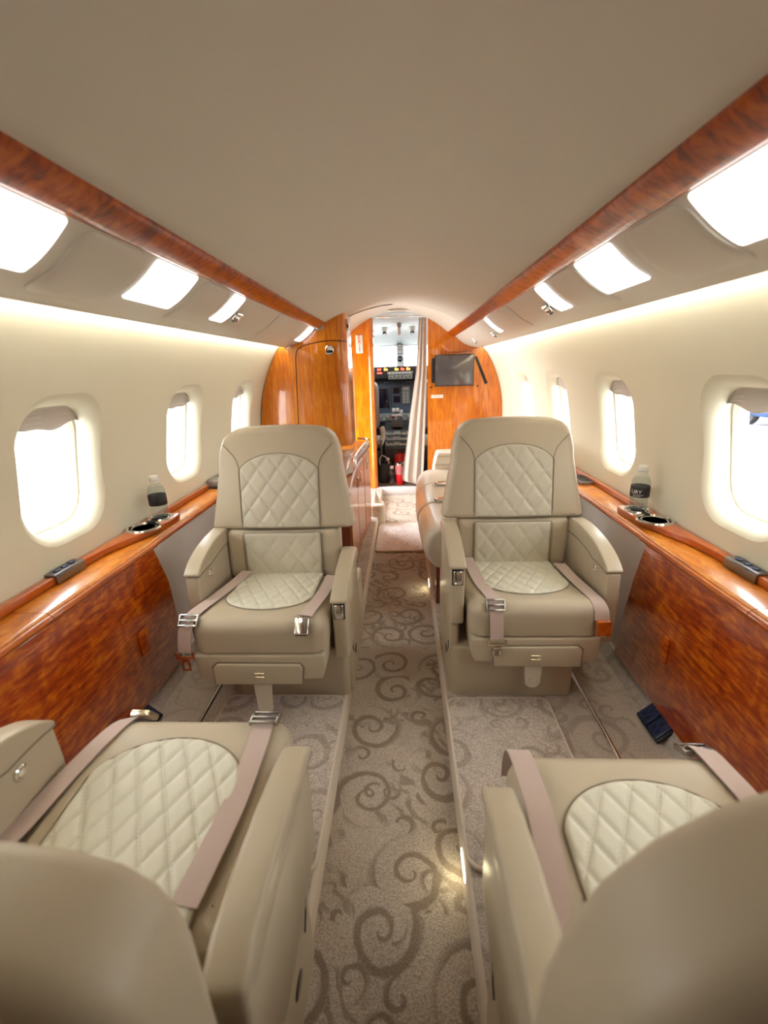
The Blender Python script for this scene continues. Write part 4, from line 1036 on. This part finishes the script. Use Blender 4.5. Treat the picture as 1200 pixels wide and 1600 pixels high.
# ------------------------------------------------------------------ divan on the right
def divan():
    e = empty('divan', (0.5, 2.7, 0)); tag(e, 'pale leather side divan along the aisle behind the right seat', 'divan')
    O = e.location
    mb = MB(); mb.box(0.205, 0.85, 2.04, 3.30, 0.06, 0.20, 0.006); mb.build('divan_base', LEATHER, e, O)
    mb = MB(); mb.box(0.190, 0.225, 2.025, 2.06, 0.002, 0.20, 0.003); mb.build('leg', W_DARK, e, O)
    mb = MB(); mb.box(0.190, 0.225, 3.26, 3.295, 0.002, 0.20, 0.003); mb.build('leg', W_DARK, e, O)
    # cushions: profile in x/z rounded at the aisle, extruded along the cabin with soft ends
    prof = [(0.66, 0.215), (0.27, 0.198), (0.215, 0.196), (0.175, 0.215), (0.146, 0.250), (0.134, 0.290), (0.138, 0.335), (0.155, 0.372), (0.185, 0.400), (0.225, 0.412), (0.30, 0.412), (0.66, 0.395)]
    def sec(y, g, z_sc=1.0):
        c = Vector((0.42, 0.305)); out = []
        for p in bez(prof, 4):
            d_ = (Vector((p.x, p.y)) - c); L = d_.length; q = c + d_ * max(0.05, (L - g) / L); out.append((q.x - 0.022 * math.sin(PI * min(1, max(0, (y - 2.0) / 1.25))), y, q.y))
        return out
    for k, (ya, yb) in enumerate(((2.0, 2.42), (2.425, 2.845), (2.85, 3.27))):
        mb = MB(); rows = []
        st = [(0, 0.16), (0.0, 0.03), (0.004, 0.014), (0.013, 0.004), (0.028, 0)]
        if k: st = [(0, 0.16), (0.0, 0.016), (0.004, 0.006), (0.012, 0.001), (0.028, 0)]
        for a, g in st: rows.append(sec(ya + a, g))
        for q in range(1, 6): rows.append(sec(ya + 0.028 + (yb - ya - 0.056) * q / 6, -0.002))
        st2 = st if k == 2 else [(0, 0.16), (0.0, 0.016), (0.004, 0.006), (0.012, 0.001), (0.028, 0)]
        for a, g in reversed(st2): rows.append(sec(yb - a, g))
        mb.grid(rows, closed_v=True, cap=True); mb.build('seat_cushion', DIVL, e, O)
    mb = MB(); mb.box(0.66, 0.80, 2.02, 3.27, 0.20, 0.72, 0.04, 4); mb.build('backrest', DIVL, e, O)
    mb = MB(); mb.prism([(0.235, 0.20), (0.265, 0.45), (0.285, 0.526), (0.80, 0.535), (0.80, 0.20)], 3.285, 3.46, 'y', 0.014, 3)
    mb.m(1).tube([(0.264, 3.2845, 0.44), (0.5, 3.2845, 0.445), (0.78, 3.2845, 0.45)], 0.0016, 5); mb.tube([(0.28, 3.2845, 0.50), (0.5, 3.2845, 0.503), (0.78, 3.2845, 0.507)], 0.0016, 5)
    arm = mb.build('armrest', [DIVL, SEAM], e, O)
    for y, x in ((2.81, 0.262), (2.44, 0.235)):
        mb = MB(); mb.ribbon(bez([(0.60, y + 0.01, 0.408), (0.45, y, 0.420), (0.35, y - 0.01, 0.424), (x + 0.03, y - 0.02, 0.420)], 5), (0, 1, 0), 0.046); b_ = mb.build('seat_belt', BELT, e, O)
        T = Matrix.Translation((x + 0.01, y - 0.022, 0.418)) @ Matrix.Rotation(0.15, 4, 'Z')
        mb = MB(); mb.box(-0.035, 0.035, -0.026, 0.026, 0, 0.018, 0.006, 3, mat=T); mb.m(1).box(-0.037, -0.02, -0.023, 0.023, 0.002, 0.014, 0.003, mat=T); mb.build('buckle', [CHROME, BLACK], b_, O)
DIVL = simple('pale_divan_leather', (0.72, 0.66, 0.56), 0.27, spec=0.55, bump=0.05, bscale=350)
divan()

# ------------------------------------------------------------------ cockpit
mb = MB()
# liner: sides, and an overhead that slopes down to the windscreen
for st, a0 in ((((4.402, 1.60, 0.70), (4.82, 1.537, 0.68)), 0.0), (((4.82, 1.537, 0.68), (5.2, 1.45, 0.66), (5.50, 1.368, 0.62)), 0.42)):
    secs = []
    for y, top, w in st:
        row = []
        for k in range(25):
            a = a0 + (PI - 2 * a0) * k / 24; ca, sa = math.cos(a), math.sin(a)
            row.append((w * math.copysign(abs(ca) ** 0.55, ca), y, 1.05 + (top - 1.05) * abs(sa) ** 0.55))
        secs.append(row)
    out = [[(p[0] * 1.04, p[1], p[2] + 0.03) for p in r] for r in secs]
    mb.grid(secs); mb.grid(out); mb.grid([secs[0], out[0]]); mb.grid([secs[-1], out[-1]])
    mb.grid([[r[0] for r in secs], [r[0] for r in out]]); mb.grid([[r[-1] for r in secs], [r[-1] for r in out]])
tag(mb.build('ceiling_cockpit', COCKL), kind='structure')
for sx, nm in ((-1, 'left'), (1, 'right')):
    mb = MB(); mb.box(sx * 0.66, sx * 0.74, 4.402, 5.95, 0.0, 1.12); tag(mb.build('wall_cockpit_' + nm, simple_cache('cockpit_sidewall', (0.25, 0.26, 0.25), 0.7)), kind='structure')
mb = MB(); mb.box(-0.66, 0.66, 5.55, 5.60, 0.0, 1.10); tag(mb.build('wall_front', PANEL), kind='structure')
# windscreen: frame with centre post, two panes
wi += 1
e = empty('window_%d' % wi, (0, 5.58, 1.10)); e['kind'] = 'structure'; O = e.location
mb = MB(); mb.box(-0.025, 0.062, 5.50, 5.56, 1.09, 1.40, 0.006); mb.box(-0.64, 0.64, 5.48, 5.56, 1.362, 1.42, 0.006); mb.box(-0.64, 0.64, 5.50, 5.56, 1.06, 1.115, 0.006); mb.build('window_frame', simple_cache('white_post', (0.72, 0.74, 0.74), 0.5), e, O)
mb = MB(); mb.box(-0.63, -0.026, 5.525, 5.531, 1.10, 1.39); mb.build('pane', PANE, e, O)
mb = MB(); mb.box(0.063, 0.63, 5.525, 5.531, 1.10, 1.39); mb.build('pane', PANE, e, O)
portal((0, 5.62, 1.24), (-PI / 2, 0, 0), 1.3, 0.28)
for sx in (-1, 1):
    wi += 1
    e = empty('window_%d' % wi, (sx * 0.68, 5.16, 1.12)); e['kind'] = 'structure'; O = e.location
    mb = MB(); mb.box(sx * 0.672, sx * 0.678, 4.83, 5.52, 1.121, 1.34); mb.build('pane', PANE, e, O)
    mb = MB(); mb.box(sx * 0.664, sx * 0.69, 4.80, 4.835, 1.121, 1.40, 0.004); mb.box(sx * 0.60, sx * 0.69, 5.50, 5.535, 1.10, 1.38, 0.004); mb.build('window_frame', COCKL, e, O)
    portal((sx * 0.80, 5.16, 1.24), (0, sx * PI / 2, 0), 0.26, 0.70)
# compass and standby unit on the post
e = empty('compass', (0.014, 5.49, 1.23)); tag(e, 'round black compass on the white windscreen post', 'compass')
T = Matrix.Translation((0.014, 5.502, 1.225)) @ Matrix.Rotation(PI / 2, 4, 'X')
mb = MB(); mb.lathe([(0.033, 0), (0.033, 0.03), (0.028, 0.036)], 24, mat=T); mb.build('compass_case', BLACK, e, e.location)
mb = MB(); mb.lathe([(0.026, 0.0362), (0.024, 0.038)], 24, mat=T); mb.m(1)
for k in range(-1, 2): mb.box(k * 0.013 - 0.002, k * 0.013 + 0.002, -0.006, 0.006, 0.0381, 0.0386, mat=T)
mb.build('compass_dial', [GLOSSBLACK, PRINT], e, e.location)
mb = MB(); mb.box(-0.022, 0.050, 5.482, 5.503, 1.274, 1.330, 0.004); mb.m(1).box(-0.014, 0.042, 5.480, 5.483, 1.284, 1.320, 0.002)
tag(mb.build('standby_unit', [simple_cache('grey_unit', (0.30, 0.31, 0.31), 0.5), KNOB], origin=(0.014, 5.49, 1.30)), 'square grey unit above the compass on the windscreen post', 'instrument')
mb = MB(); mb.box(-0.02, 0.05, 5.40, 5.48, 1.345, 1.375, 0.006); mb.m(1).lathe([(0.014, 0), (0.012, 0.01)], 14, mat=Matrix.Translation((0.015, 5.40, 1.36)) @ Matrix.Rotation(PI / 2, 4, 'X'))
tag(mb.build('post_lamp', [STEEL, KNOB], origin=(0.014, 5.44, 1.36)), 'small dark lamp at the top of the windscreen post', 'lamp')
# overhead lamps
for x, y, z, l in ((-0.135, 4.92, 1.478, 'dark swivel lamp on the cockpit ceiling, left of its centre seam'), (0.145, 4.92, 1.478, 'dark swivel lamp on the cockpit ceiling beside the curtain'), (-0.265, 4.98, 1.455, 'half hidden dark lamp on the cockpit ceiling by the left bulkhead')):
    e = empty('cockpit_lamp', (x, y, z)); tag(e, l, 'lamp', 'cockpit ceiling lamps')
    mb = MB(); mb.lathe([(0.030, 0.035), (0.030, 0.0), (0.024, -0.006)], 18, c=(x, y, z)); mb.build('lamp_base', KNOB, e, e.location)
    PL = bpy.data.lights.new('cockpit_fill', 'POINT'); PL.energy = 0.6; PL.shadow_soft_size = 0.03; PL.color = (0.95, 0.97, 1.0)  # point light added below each lamp to brighten the cockpit
    po = bpy.data.objects.new('cockpit_fill', PL); po.location = (x, y - 0.03, z - 0.075); link(po)
    mb = MB(); mb.lathe([(0.013, 0.01), (0.020, -0.012), (0.021, -0.028), (0.016, -0.034)], 18, mat=Matrix.Translation((x, y - 0.006, z)) @ Matrix.Rotation(-0.5, 4, 'X')); mb.build('lamp_head', simple_cache('dark_lamp', (0.06, 0.06, 0.06), 0.4), e, e.location)
e = empty('cockpit_handset', (0.015, 4.78, 1.48)); tag(e, 'white hanging fitting in the middle of the cockpit ceiling', 'fitting')
mb = MB(); mb.lathe([(0.022, 0.06), (0.022, 0.025), (0.018, 0.02)], 16, c=(0.015, 4.78, 1.48)); mb.build('ceiling_boss', STEEL, e, e.location)
mb = MB(); mb.box(0.0, 0.02, 4.772, 4.788, 1.43, 1.502, 0.004); mb.m(1).box(0.021, 0.027, 4.774, 4.786, 1.435, 1.50, 0.002); mb.build('hanging_stem', [WHITE, STEEL], e, e.location)

# glareshield
e = empty('glareshield', (0, 5.3, 1.0)); tag(e, 'black glareshield under the windscreen with lit warning lamps', 'glareshield'); O = e.location
mb = MB(); mb.prism([(5.20, 1.075), (5.20, 1.138), (5.24, 1.146), (5.52, 1.110), (5.52, 1.0), (5.33, 0.985), (5.30, 1.03)], -0.62, 0.62, 'x', 0.006)
mb.prism([(-0.262, 1.02), (-0.262, 1.09), (-0.235, 1.142), (0.60, 1.142), (0.60, 1.02)], 5.196, 5.30, 'y', 0.006)
mb.build('hood', simple_cache('charcoal_hood', (0.022, 0.022, 0.025), 0.6), e, O)
for xc, mt, nn in ((-0.212, A_RED, 3), (-0.140, A_AMB, 2), (-0.022, A_AMB, 2), (0.042, A_RED, 2), (0.104, A_AMB, 2)):
    mb = MB(); mb.box(xc - 0.028, xc + 0.028, 5.190, 5.197, 1.098, 1.134, 0.002); mb.m(1)
    for q in range(nn):
        w = 0.042 / nn; x = xc - 0.021 + q * w
        mb.box(x + 0.001, x + w - 0.003, 5.1885, 5.1905, 1.104, 1.120, 0.001)
        if q % 2 == 0: mb.box(x + 0.003, x + w - 0.003, 5.1885, 5.1905, 1.122, 1.129, 0.001)
    mb.build('warning_lamp', [BLACK, mt], e, O)
mb = MB(); mb.box(-0.235, -0.185, 5.188, 5.196, 1.073, 1.083, 0.002); mb.build('warning_bar', A_RED, e, O)
mb = MB(); mb.box(-0.125, 0.150, 5.176, 5.20, 1.058, 1.090, 0.003); mb.box(-0.115, 0.145, 5.165, 5.20, 1.010, 1.052, 0.003); mb.m(1)
for k in range(6): mb.lathe([(0.009, 0), (0.008, 0.012)], 12, mat=Matrix.Translation((-0.09 + k * 0.042, 5.166, 1.030 + 0.008 * (k % 2))) @ Matrix.Rotation(PI / 2, 4, 'X'))
mb.m(2)
for k in range(7): mb.box(-0.11 + k * 0.036, -0.088 + k * 0.036, 5.174, 5.177, 1.066, 1.082, 0.001)
mb.build('autopilot_panel', [PANEL2, BLACK, KNOB], e, O)

# instrument panel
e = empty('instrument_panel', (0, 5.36, 0.56)); tag(e, 'blue grey cockpit instrument panel with dark displays', 'instrument panel'); O = e.location
mb = MB(); mb.box(-0.62, 0.62, 5.352, 5.50, 0.50, 0.983, 0.004); mb.build('panel_face', PANEL, e, O)
def display(x0, x1, z0, z1, nm='display'):
    mb = MB(); mb.box(x0 - 0.014, x1 + 0.014, 5.338, 5.353, z0 - 0.014, z1 + 0.014, 0.004); mb.m(1).box(x0, x1, 5.3355, 5.339, z0, z1, 0.001); mb.build(nm, [simple_cache('bezel_blue', (0.10, 0.135, 0.18), 0.5), DISP], e, O)
display(-0.232, -0.121, 0.692, 0.905); display(-0.36, -0.255, 0.692, 0.905); display(-0.071, 0.0, 0.850, 0.918); display(-0.066, 0.006, 0.748, 0.822); display(0.165, 0.27, 0.692, 0.905); display(0.30, 0.40, 0.692, 0.905)
mb = MB(); mb.box(0.03, 0.118, 5.338, 5.353, 0.735, 0.93, 0.003); mb.m(1).box(0.038, 0.110, 5.325, 5.342, 0.895, 0.912, 0.004); mb.m(2)
for k in range(4):
    for q in range(2): mb.lathe([(0.008, 0), (0.007, 0.01)], 10, mat=Matrix.Translation((0.052 + q * 0.04, 5.339, 0.755 + k * 0.032)) @ Matrix.Rotation(PI / 2, 4, 'X'))
mb.build('landing_gear_panel', [PANEL2, WHITE, KNOB], e, O)
mb = MB()
for k in range(14): mb.lathe([(0.010, 0), (0.008, 0.010)], 10, mat=Matrix.Translation((-0.27 + k * 0.042, 5.352, 0.955 + 0.006 * ((k * 7) % 3))) @ Matrix.Rotation(PI / 2, 4, 'X'))
mb.build('switch_row', BLACK, e, O)
mb = MB(); mb.box(-0.60, 0.60, 5.29, 5.36, 0.545, 0.628, 0.004); mb.m(1)
for k in range(22):
    mb.lathe([(0.011, 0), (0.009, 0.012)], 10, mat=Matrix.Translation((-0.42 + k * 0.040, 5.291, 0.572 + 0.030 * ((k * 5) % 2))) @ Matrix.Rotation(PI / 2, 4, 'X'))
mb.build('lower_switch_panel', [PANEL2, KNOB], e, O)
mb = MB(); mb.lathe([(0.016, 0), (0.016, 0.03), (0.012, 0.034)], 14, mat=Matrix.Translation((-0.085, 5.29, 0.598)) @ Matrix.Rotation(PI / 2, 4, 'X')); mb.build('red_handle', RED, e, O)
# pedestal
e = empty('centre_pedestal', (-0.03, 5.0, 0)); tag(e, 'cockpit centre pedestal with white throttle levers and grey radio panels', 'console'); O = e.location
mb = MB(); mb.prism([(4.80, 0.002), (4.80, 0.318), (4.84, 0.330), (5.10, 0.475), (5.20, 0.535), (5.27, 0.540), (5.27, 0.002)], -0.165, 0.105, 'x', 0.006); mb.build('pedestal_body', simple_cache('pedestal_grey', (0.05, 0.055, 0.06), 0.55), e, O)
sl_ = math.atan2(0.475 - 0.330, 5.10 - 4.84)
for r in range(3):
    T = Matrix.Translation((-0.03, 4.868 + r * 0.082, 0.349 + r * 0.0458)) @ Matrix.Rotation(sl_, 4, 'X')
    mb = MB(); mb.box(-0.125, -0.004, -0.036, 0.036, 0, 0.008, 0.002, mat=T); mb.box(0.004, 0.125, -0.036, 0.036, 0, 0.008, 0.002, mat=T); mb.m(1)
    for q in range(7): mb.lathe([(0.0085, 0.008), (0.007, 0.022)], 10, mat=T @ Matrix.Translation((-0.108 + q * 0.036, -0.020 + 0.008 * ((q + r) % 2), 0)))
    mb.m(2).box(-0.105, -0.03, 0.008, 0.026, 0.008, 0.010, mat=T); mb.box(0.03, 0.105, 0.008, 0.026, 0.008, 0.010, mat=T)
    mb.build('radio_panel', [PANEL2, KNOB, BLACK], e, O)
mb = MB(); mb.box(-0.095, 0.035, 5.09, 5.22, 0.50, 0.585, 0.01); mb.build('throttle_quadrant', simple_cache('quadrant_grey', (0.13, 0.145, 0.15), 0.5), e, O)
for k, x in enumerate((-0.065, -0.022, 0.018)):
    mb = MB(); mb.tube([(x, 5.16, 0.56), (x, 5.13, 0.66)], 0.006, 8); mb.m(1).box(x - 0.018, x + 0.018, 5.105, 5.145, 0.645 + (0.02 if k < 2 else 0), 0.685 + (0.02 if k < 2 else 0), 0.010, 3); mb.build('throttle_lever', [STEEL, WHITE], e, O)
mb = MB(); mb.box(-0.085, 0.028, 5.075, 5.10, 0.622, 0.640, 0.006); mb.box(-0.045, -0.03, 5.08, 5.10, 0.58, 0.63, 0.003); mb.build('reverser_bar', WHITE, e, O)
# pilot seats
def pilot(sx, label, x, rel):
    e = empty('pilot_seat', (x, 4.9, 0)); tag(e, label, 'seat', 'cockpit seats'); O = e.location
    mb = MB(); mb.box(x - 0.18, x + 0.18, 4.80, 5.15, 0.06, 0.30, 0.02); mb.box(x - 0.13, x + 0.13, 4.85, 5.10, 0.001, 0.07); mb.build('seat_base', BLACK, e, O)
    mb = MB(); ol = densify(rrect(0.175, 0.235, 0.06, 5, (x, 0.745)), 0.05)
    mb.pillow(ol, 0.085, 0.03, lambda u, v, w: (u, 4.84 + w * 1.0 - 0.08 * (v - 0.5), v)); mb.build('back_shell', SEATGREY, e, O)
    mb = MB(); ol = densify(rrect(0.165, 0.25, 0.06, 5, (x, 0.755)), 0.05)
    mb.pillow(ol, 0.07, 0.03, lambda u, v, w: (u, 4.915 + w - 0.08 * (v - 0.5), v)); mb.build('sheepskin_cover', SHEEP, e, O)
    mb = MB(); mb.box(x - 0.19, x + 0.19, 4.88, 5.24, 0.30, 0.40, 0.04, 4); mb.build('seat_cushion', SHEEP, e, O)
    for s_ in (-1, 1):
        mb = MB()
        if s_ * sx < 0: mb.tube(bez([(x + s_ * 0.195, 4.87, 0.53), (x + s_ * 0.205, 4.86, 0.50), (x + s_ * 0.205, 4.87, 0.43), (x + s_ * 0.175, 4.84, 0.35)], 5), 0.028, 10)
        else: mb.box(x + s_ * 0.18 - 0.02, x + s_ * 0.18 + 0.02, 4.88, 5.1, 0.42, 0.50, 0.015)
        mb.build('armrest', SHEEP, e, O)
    mb = MB(); mb.tube([(x - sx * 0.185, 4.80, 0.02), (x - sx * 0.185, 4.80, 0.30), (x - sx * 0.19, 4.82, 0.40)], 0.012, 8); mb.build('adjuster_rail', STEEL, e, O)
pilot(-1, 'grey cockpit seat with white sheepskin seen left through the doorway', -0.385, 0)
pilot(1, 'cockpit seat whose white sheepskin shows beside the curtain', 0.345, 0)

# tumbler, bottles and bags on the cockpit floor
e = empty('tumbler', (0.0, 4.50, 0.001)); tag(e, 'red tumbler with pink band and steel lid on the cockpit floor', 'tumbler')
mb = MB(); mb.lathe([(0.036, 0.0), (0.038, 0.004), (0.044, 0.105)], 28); mb.build('tumbler_body', TRED, e)
mb = MB(); mb.lathe([(0.0441, 0.105), (0.050, 0.195), (0.051, 0.200)], 28); mb.build('pink_band', TPINK, e)
mb = MB(); mb.lathe([(0.052, 0.199), (0.053, 0.206), (0.050, 0.216), (0.044, 0.218), (0.043, 0.212), (0.01, 0.212)], 28); mb.m(1).box(-0.018, 0.018, -0.008, 0.02, 0.212, 0.223, 0.004); mb.build('lid', [CHROME, BLACK], e)
bottle((-0.082, 4.515, 0.001), 'clear unlabelled bottle on the cockpit floor beside the red tumbler', 0, None, 1.15)
e = empty('tote_bag', (-0.155, 4.60, 0.001)); tag(e, 'black tote bag with a pale rim behind the bottle in the cockpit', 'bag')
mb = MB(); ol = densify(rrect(0.062, 0.055, 0.02, 4), 0.02)
mb.grid([[(u * s_ + 0.006 * math.sin(v * 90), v * s_, z) for u, v in ol] for z, s_ in ((0.0, 0.9), (0.02, 1.0), (0.12, 1.03), (0.20, 1.0), (0.20, 0.95), (0.03, 0.93))], closed_v=True, cap=True); mb.build('bag_body', simple_cache('black_nylon', (0.02, 0.02, 0.022), 0.6, bump=0.3, bscale=90), e)
mb = MB(); mb.tube(bez([(-0.045, -0.05, 0.19), (-0.05, -0.052, 0.25), (-0.02, -0.05, 0.285), (0.03, -0.05, 0.25), (0.045, -0.05, 0.19)], 6), 0.005, 8); mb.build('handle', simple_cache('pale_trim', (0.5, 0.48, 0.45), 0.6), e)
bottle((-0.125, 4.60, 0.075), 'clear bottle sticking out of the black tote bag', 0.3, None, 1.1)
e = empty('snack_bag', (0.01, 4.68, 0.001)); tag(e, 'crumpled red bag standing behind the red tumbler', 'bag')
mb = MB(); rows = []
for z, s_ in ((0.0, 0.85), (0.03, 1.0), (0.12, 1.05), (0.20, 0.95), (0.255, 0.8), (0.275, 0.45)):
    rows.append([(0.075 * s_ * math.cos(a) * (1 + 0.10 * math.sin(5 * a + z * 40)), 0.05 * s_ * math.sin(a) * (1 + 0.12 * math.cos(4 * a + z * 30)), z + 0.012 * math.sin(3 * a) * (z > 0.1)) for a in [2 * PI * k / 36 for k in range(36)]])
mb.grid(rows, closed_v=True, cap=True); mb.build('bag_body', simple_cache('red_foil', (0.50, 0.02, 0.02), 0.3), e)
mb = MB(); mb.box(-0.03, 0.03, -0.062, -0.056, 0.10, 0.17, 0.002); mb.build('bag_label', WHITE, e)

# aft end of the cabin (behind the camera)
mb = MB(); mb.box(-0.95, 0.95, Y0 - 0.05, Y0 + 0.005, -0.1, 1.62); tag(mb.build('wall_aft', W_DARK), kind='structure')
# closing pieces above and below, so that daylight only enters through the openings
mb = MB()
zs_ = [1.30 + 0.36 * k / 14 for k in range(15)]
outer = [(1.09 * math.cos(a), 0.70 + 1.09 * math.sin(a)) for a in [0.55 + (PI - 1.10) * k / 40 for k in range(41)]]
inner = [(1.06 * math.cos(a), 0.70 + 1.06 * math.sin(a)) for a in [0.55 + (PI - 1.10) * k / 40 for k in range(41)]]
mb.prism(outer + inner[::-1], Y0 - 0.04, 4.41, 'y'); tag(mb.build('roof', HANG), kind='structure')
for sx, nm in ((-1, 'left'), (1, 'right')):
    mb = MB(); mb.box(sx * 0.931, sx * 1.05, Y0, 3.49 if sx < 0 else 4.40, -0.15, 0.50); 
    if sx < 0: mb.box(sx * 0.931, sx * 1.05, 4.28, 4.40, -0.15, 0.50)
    tag(mb.build('wall_outer_' + nm, HANG), kind='structure')
mb = MB(); mb.prism([(-1.06, 0.5), (-0.96, 0.5), (-0.80, 1.27), (-0.62, 1.43), (-0.5, 1.50), (-0.45, 1.66), (-0.8, 1.5), (-1.06, 0.9)], 4.402, 4.46, 'y'); mb.prism([(1.06, 0.0), (0.70, 0.0), (0.70, 1.1), (0.62, 1.45), (0.45, 1.66), (0.8, 1.5), (1.06, 0.9)], 4.402, 4.46, 'y')
mb.prism([(-1.06, 0.0), (-0.70, 0.0), (-0.70, 1.3), (-0.96, 0.9), (-1.06, 0.9)], 4.402, 4.46, 'y')
mb.prism([(-0.8, 1.5), (-0.45, 1.66), (-0.3, 1.60), (0.3, 1.60), (0.45, 1.66), (0.8, 1.5), (0.6, 1.70), (0.0, 1.82), (-0.6, 1.70)], 4.402, 4.46, 'y')
tag(mb.build('wall_forward', COCKL), kind='structure')
portal((-1.12, 3.885, 0.70), (0, -PI / 2, 0), 1.35, 0.78)
L = bpy.data.lights.new('door_fill', 'AREA'); L.shape = 'RECTANGLE'; L.size = 0.62; L.size_y = 0.95; L.energy = 22; L.color = (0.90, 0.95, 1.0)  # area lamp added in the doorway to brighten the mat and divan
o = bpy.data.objects.new('door_fill', L); o.location = (-1.10, 3.93, 0.82); link(o)
o.rotation_euler = Vector((1.0, -0.72, -0.62)).to_track_quat('-Z', 'Y').to_euler()

# ------------------------------------------------------------------ outside: apron and a blue tug
mb = MB(); mb.box(-120, 120, -60, 180, -1.5, -1.4); tag(mb.build('ground', GROUND), kind='structure')
e = empty('tow_tug', (14.6, 18.0, -1.4)); tag(e, 'blue vehicle parked on the apron, seen through the right window', 'vehicle'); O = e.location
mb = MB(); mb.box(13.5, 15.7, 16.6, 19.4, -1.05, -0.45, 0.08); mb.build('vehicle_body', TRUCKB, e, O)
mb = MB(); mb.box(13.6, 15.6, 17.0, 18.4, -0.45, 0.35, 0.12); mb.build('cab', TRUCKB, e, O)
mb = MB(); mb.tube([(13.6, 18.9, -1.0), (11.2, 17.6, -1.1)], 0.05, 8); mb.build('tow_bar', BLACK, e, O)
for x in (13.65, 15.55):
    for y in (17.2, 18.8):
        mb = MB(); mb.lathe([(0.42, -0.14), (0.45, -0.10), (0.45, 0.10), (0.42, 0.14)], 24, mat=Matrix.Translation((x, y, -0.94)) @ Matrix.Rotation(PI / 2, 4, 'Y')); mb.build('wheel', BLACK, e, O)


# ------------------------------------------------------------------ daylight
w = bpy.data.worlds.new('World'); S.world = w; w.use_nodes = True
bg = w.node_tree.nodes['Background']; bg.inputs['Color'].default_value = (0.95, 0.985, 1.0, 1); bg.inputs['Strength'].default_value = 9.0

# ------------------------------------------------------------------ camera
cam = bpy.data.cameras.new('Camera'); co = bpy.data.objects.new('Camera', cam); link(co)
cam.sensor_fit = 'VERTICAL'; cam.sensor_height = 36; cam.sensor_width = 27; cam.lens = 711 / 1600 * 36
p, y, r = (math.radians(a) for a in (17.436, 2.8, -1.773))
fw = Vector((-math.sin(y) * math.cos(p), math.cos(y) * math.cos(p), -math.sin(p))); rt = Vector((math.cos(y), math.sin(y), 0)); up = rt.cross(fw)
rt, up = rt * math.cos(r) + up * math.sin(r), -rt * math.sin(r) + up * math.cos(r)
M = Matrix((rt, up, -fw)).transposed().to_4x4(); M.translation = Vector((0.045, 0, 1.12))
co.matrix_world = M
cam.clip_start = 0.02; cam.clip_end = 500
cam.dof.use_dof = True; cam.dof.focus_distance = 1.9; cam.dof.aperture_fstop = 2.6
S.camera = co

S.view_settings.view_transform = 'Standard'; S.view_settings.look = 'None'; S.view_settings.gamma = 1.0
S.view_settings.use_curve_mapping = False; S.view_settings.exposure = 0.50
S.cycles.use_denoising = True; S.cycles.max_bounces = 14; S.cycles.diffuse_bounces = 8; S.cycles.glossy_bounces = 5; S.cycles.transparent_max_bounces = 16
S.cycles.sample_clamp_indirect = 6.0; S.cycles.caustics_reflective = False; S.cycles.caustics_refractive = False
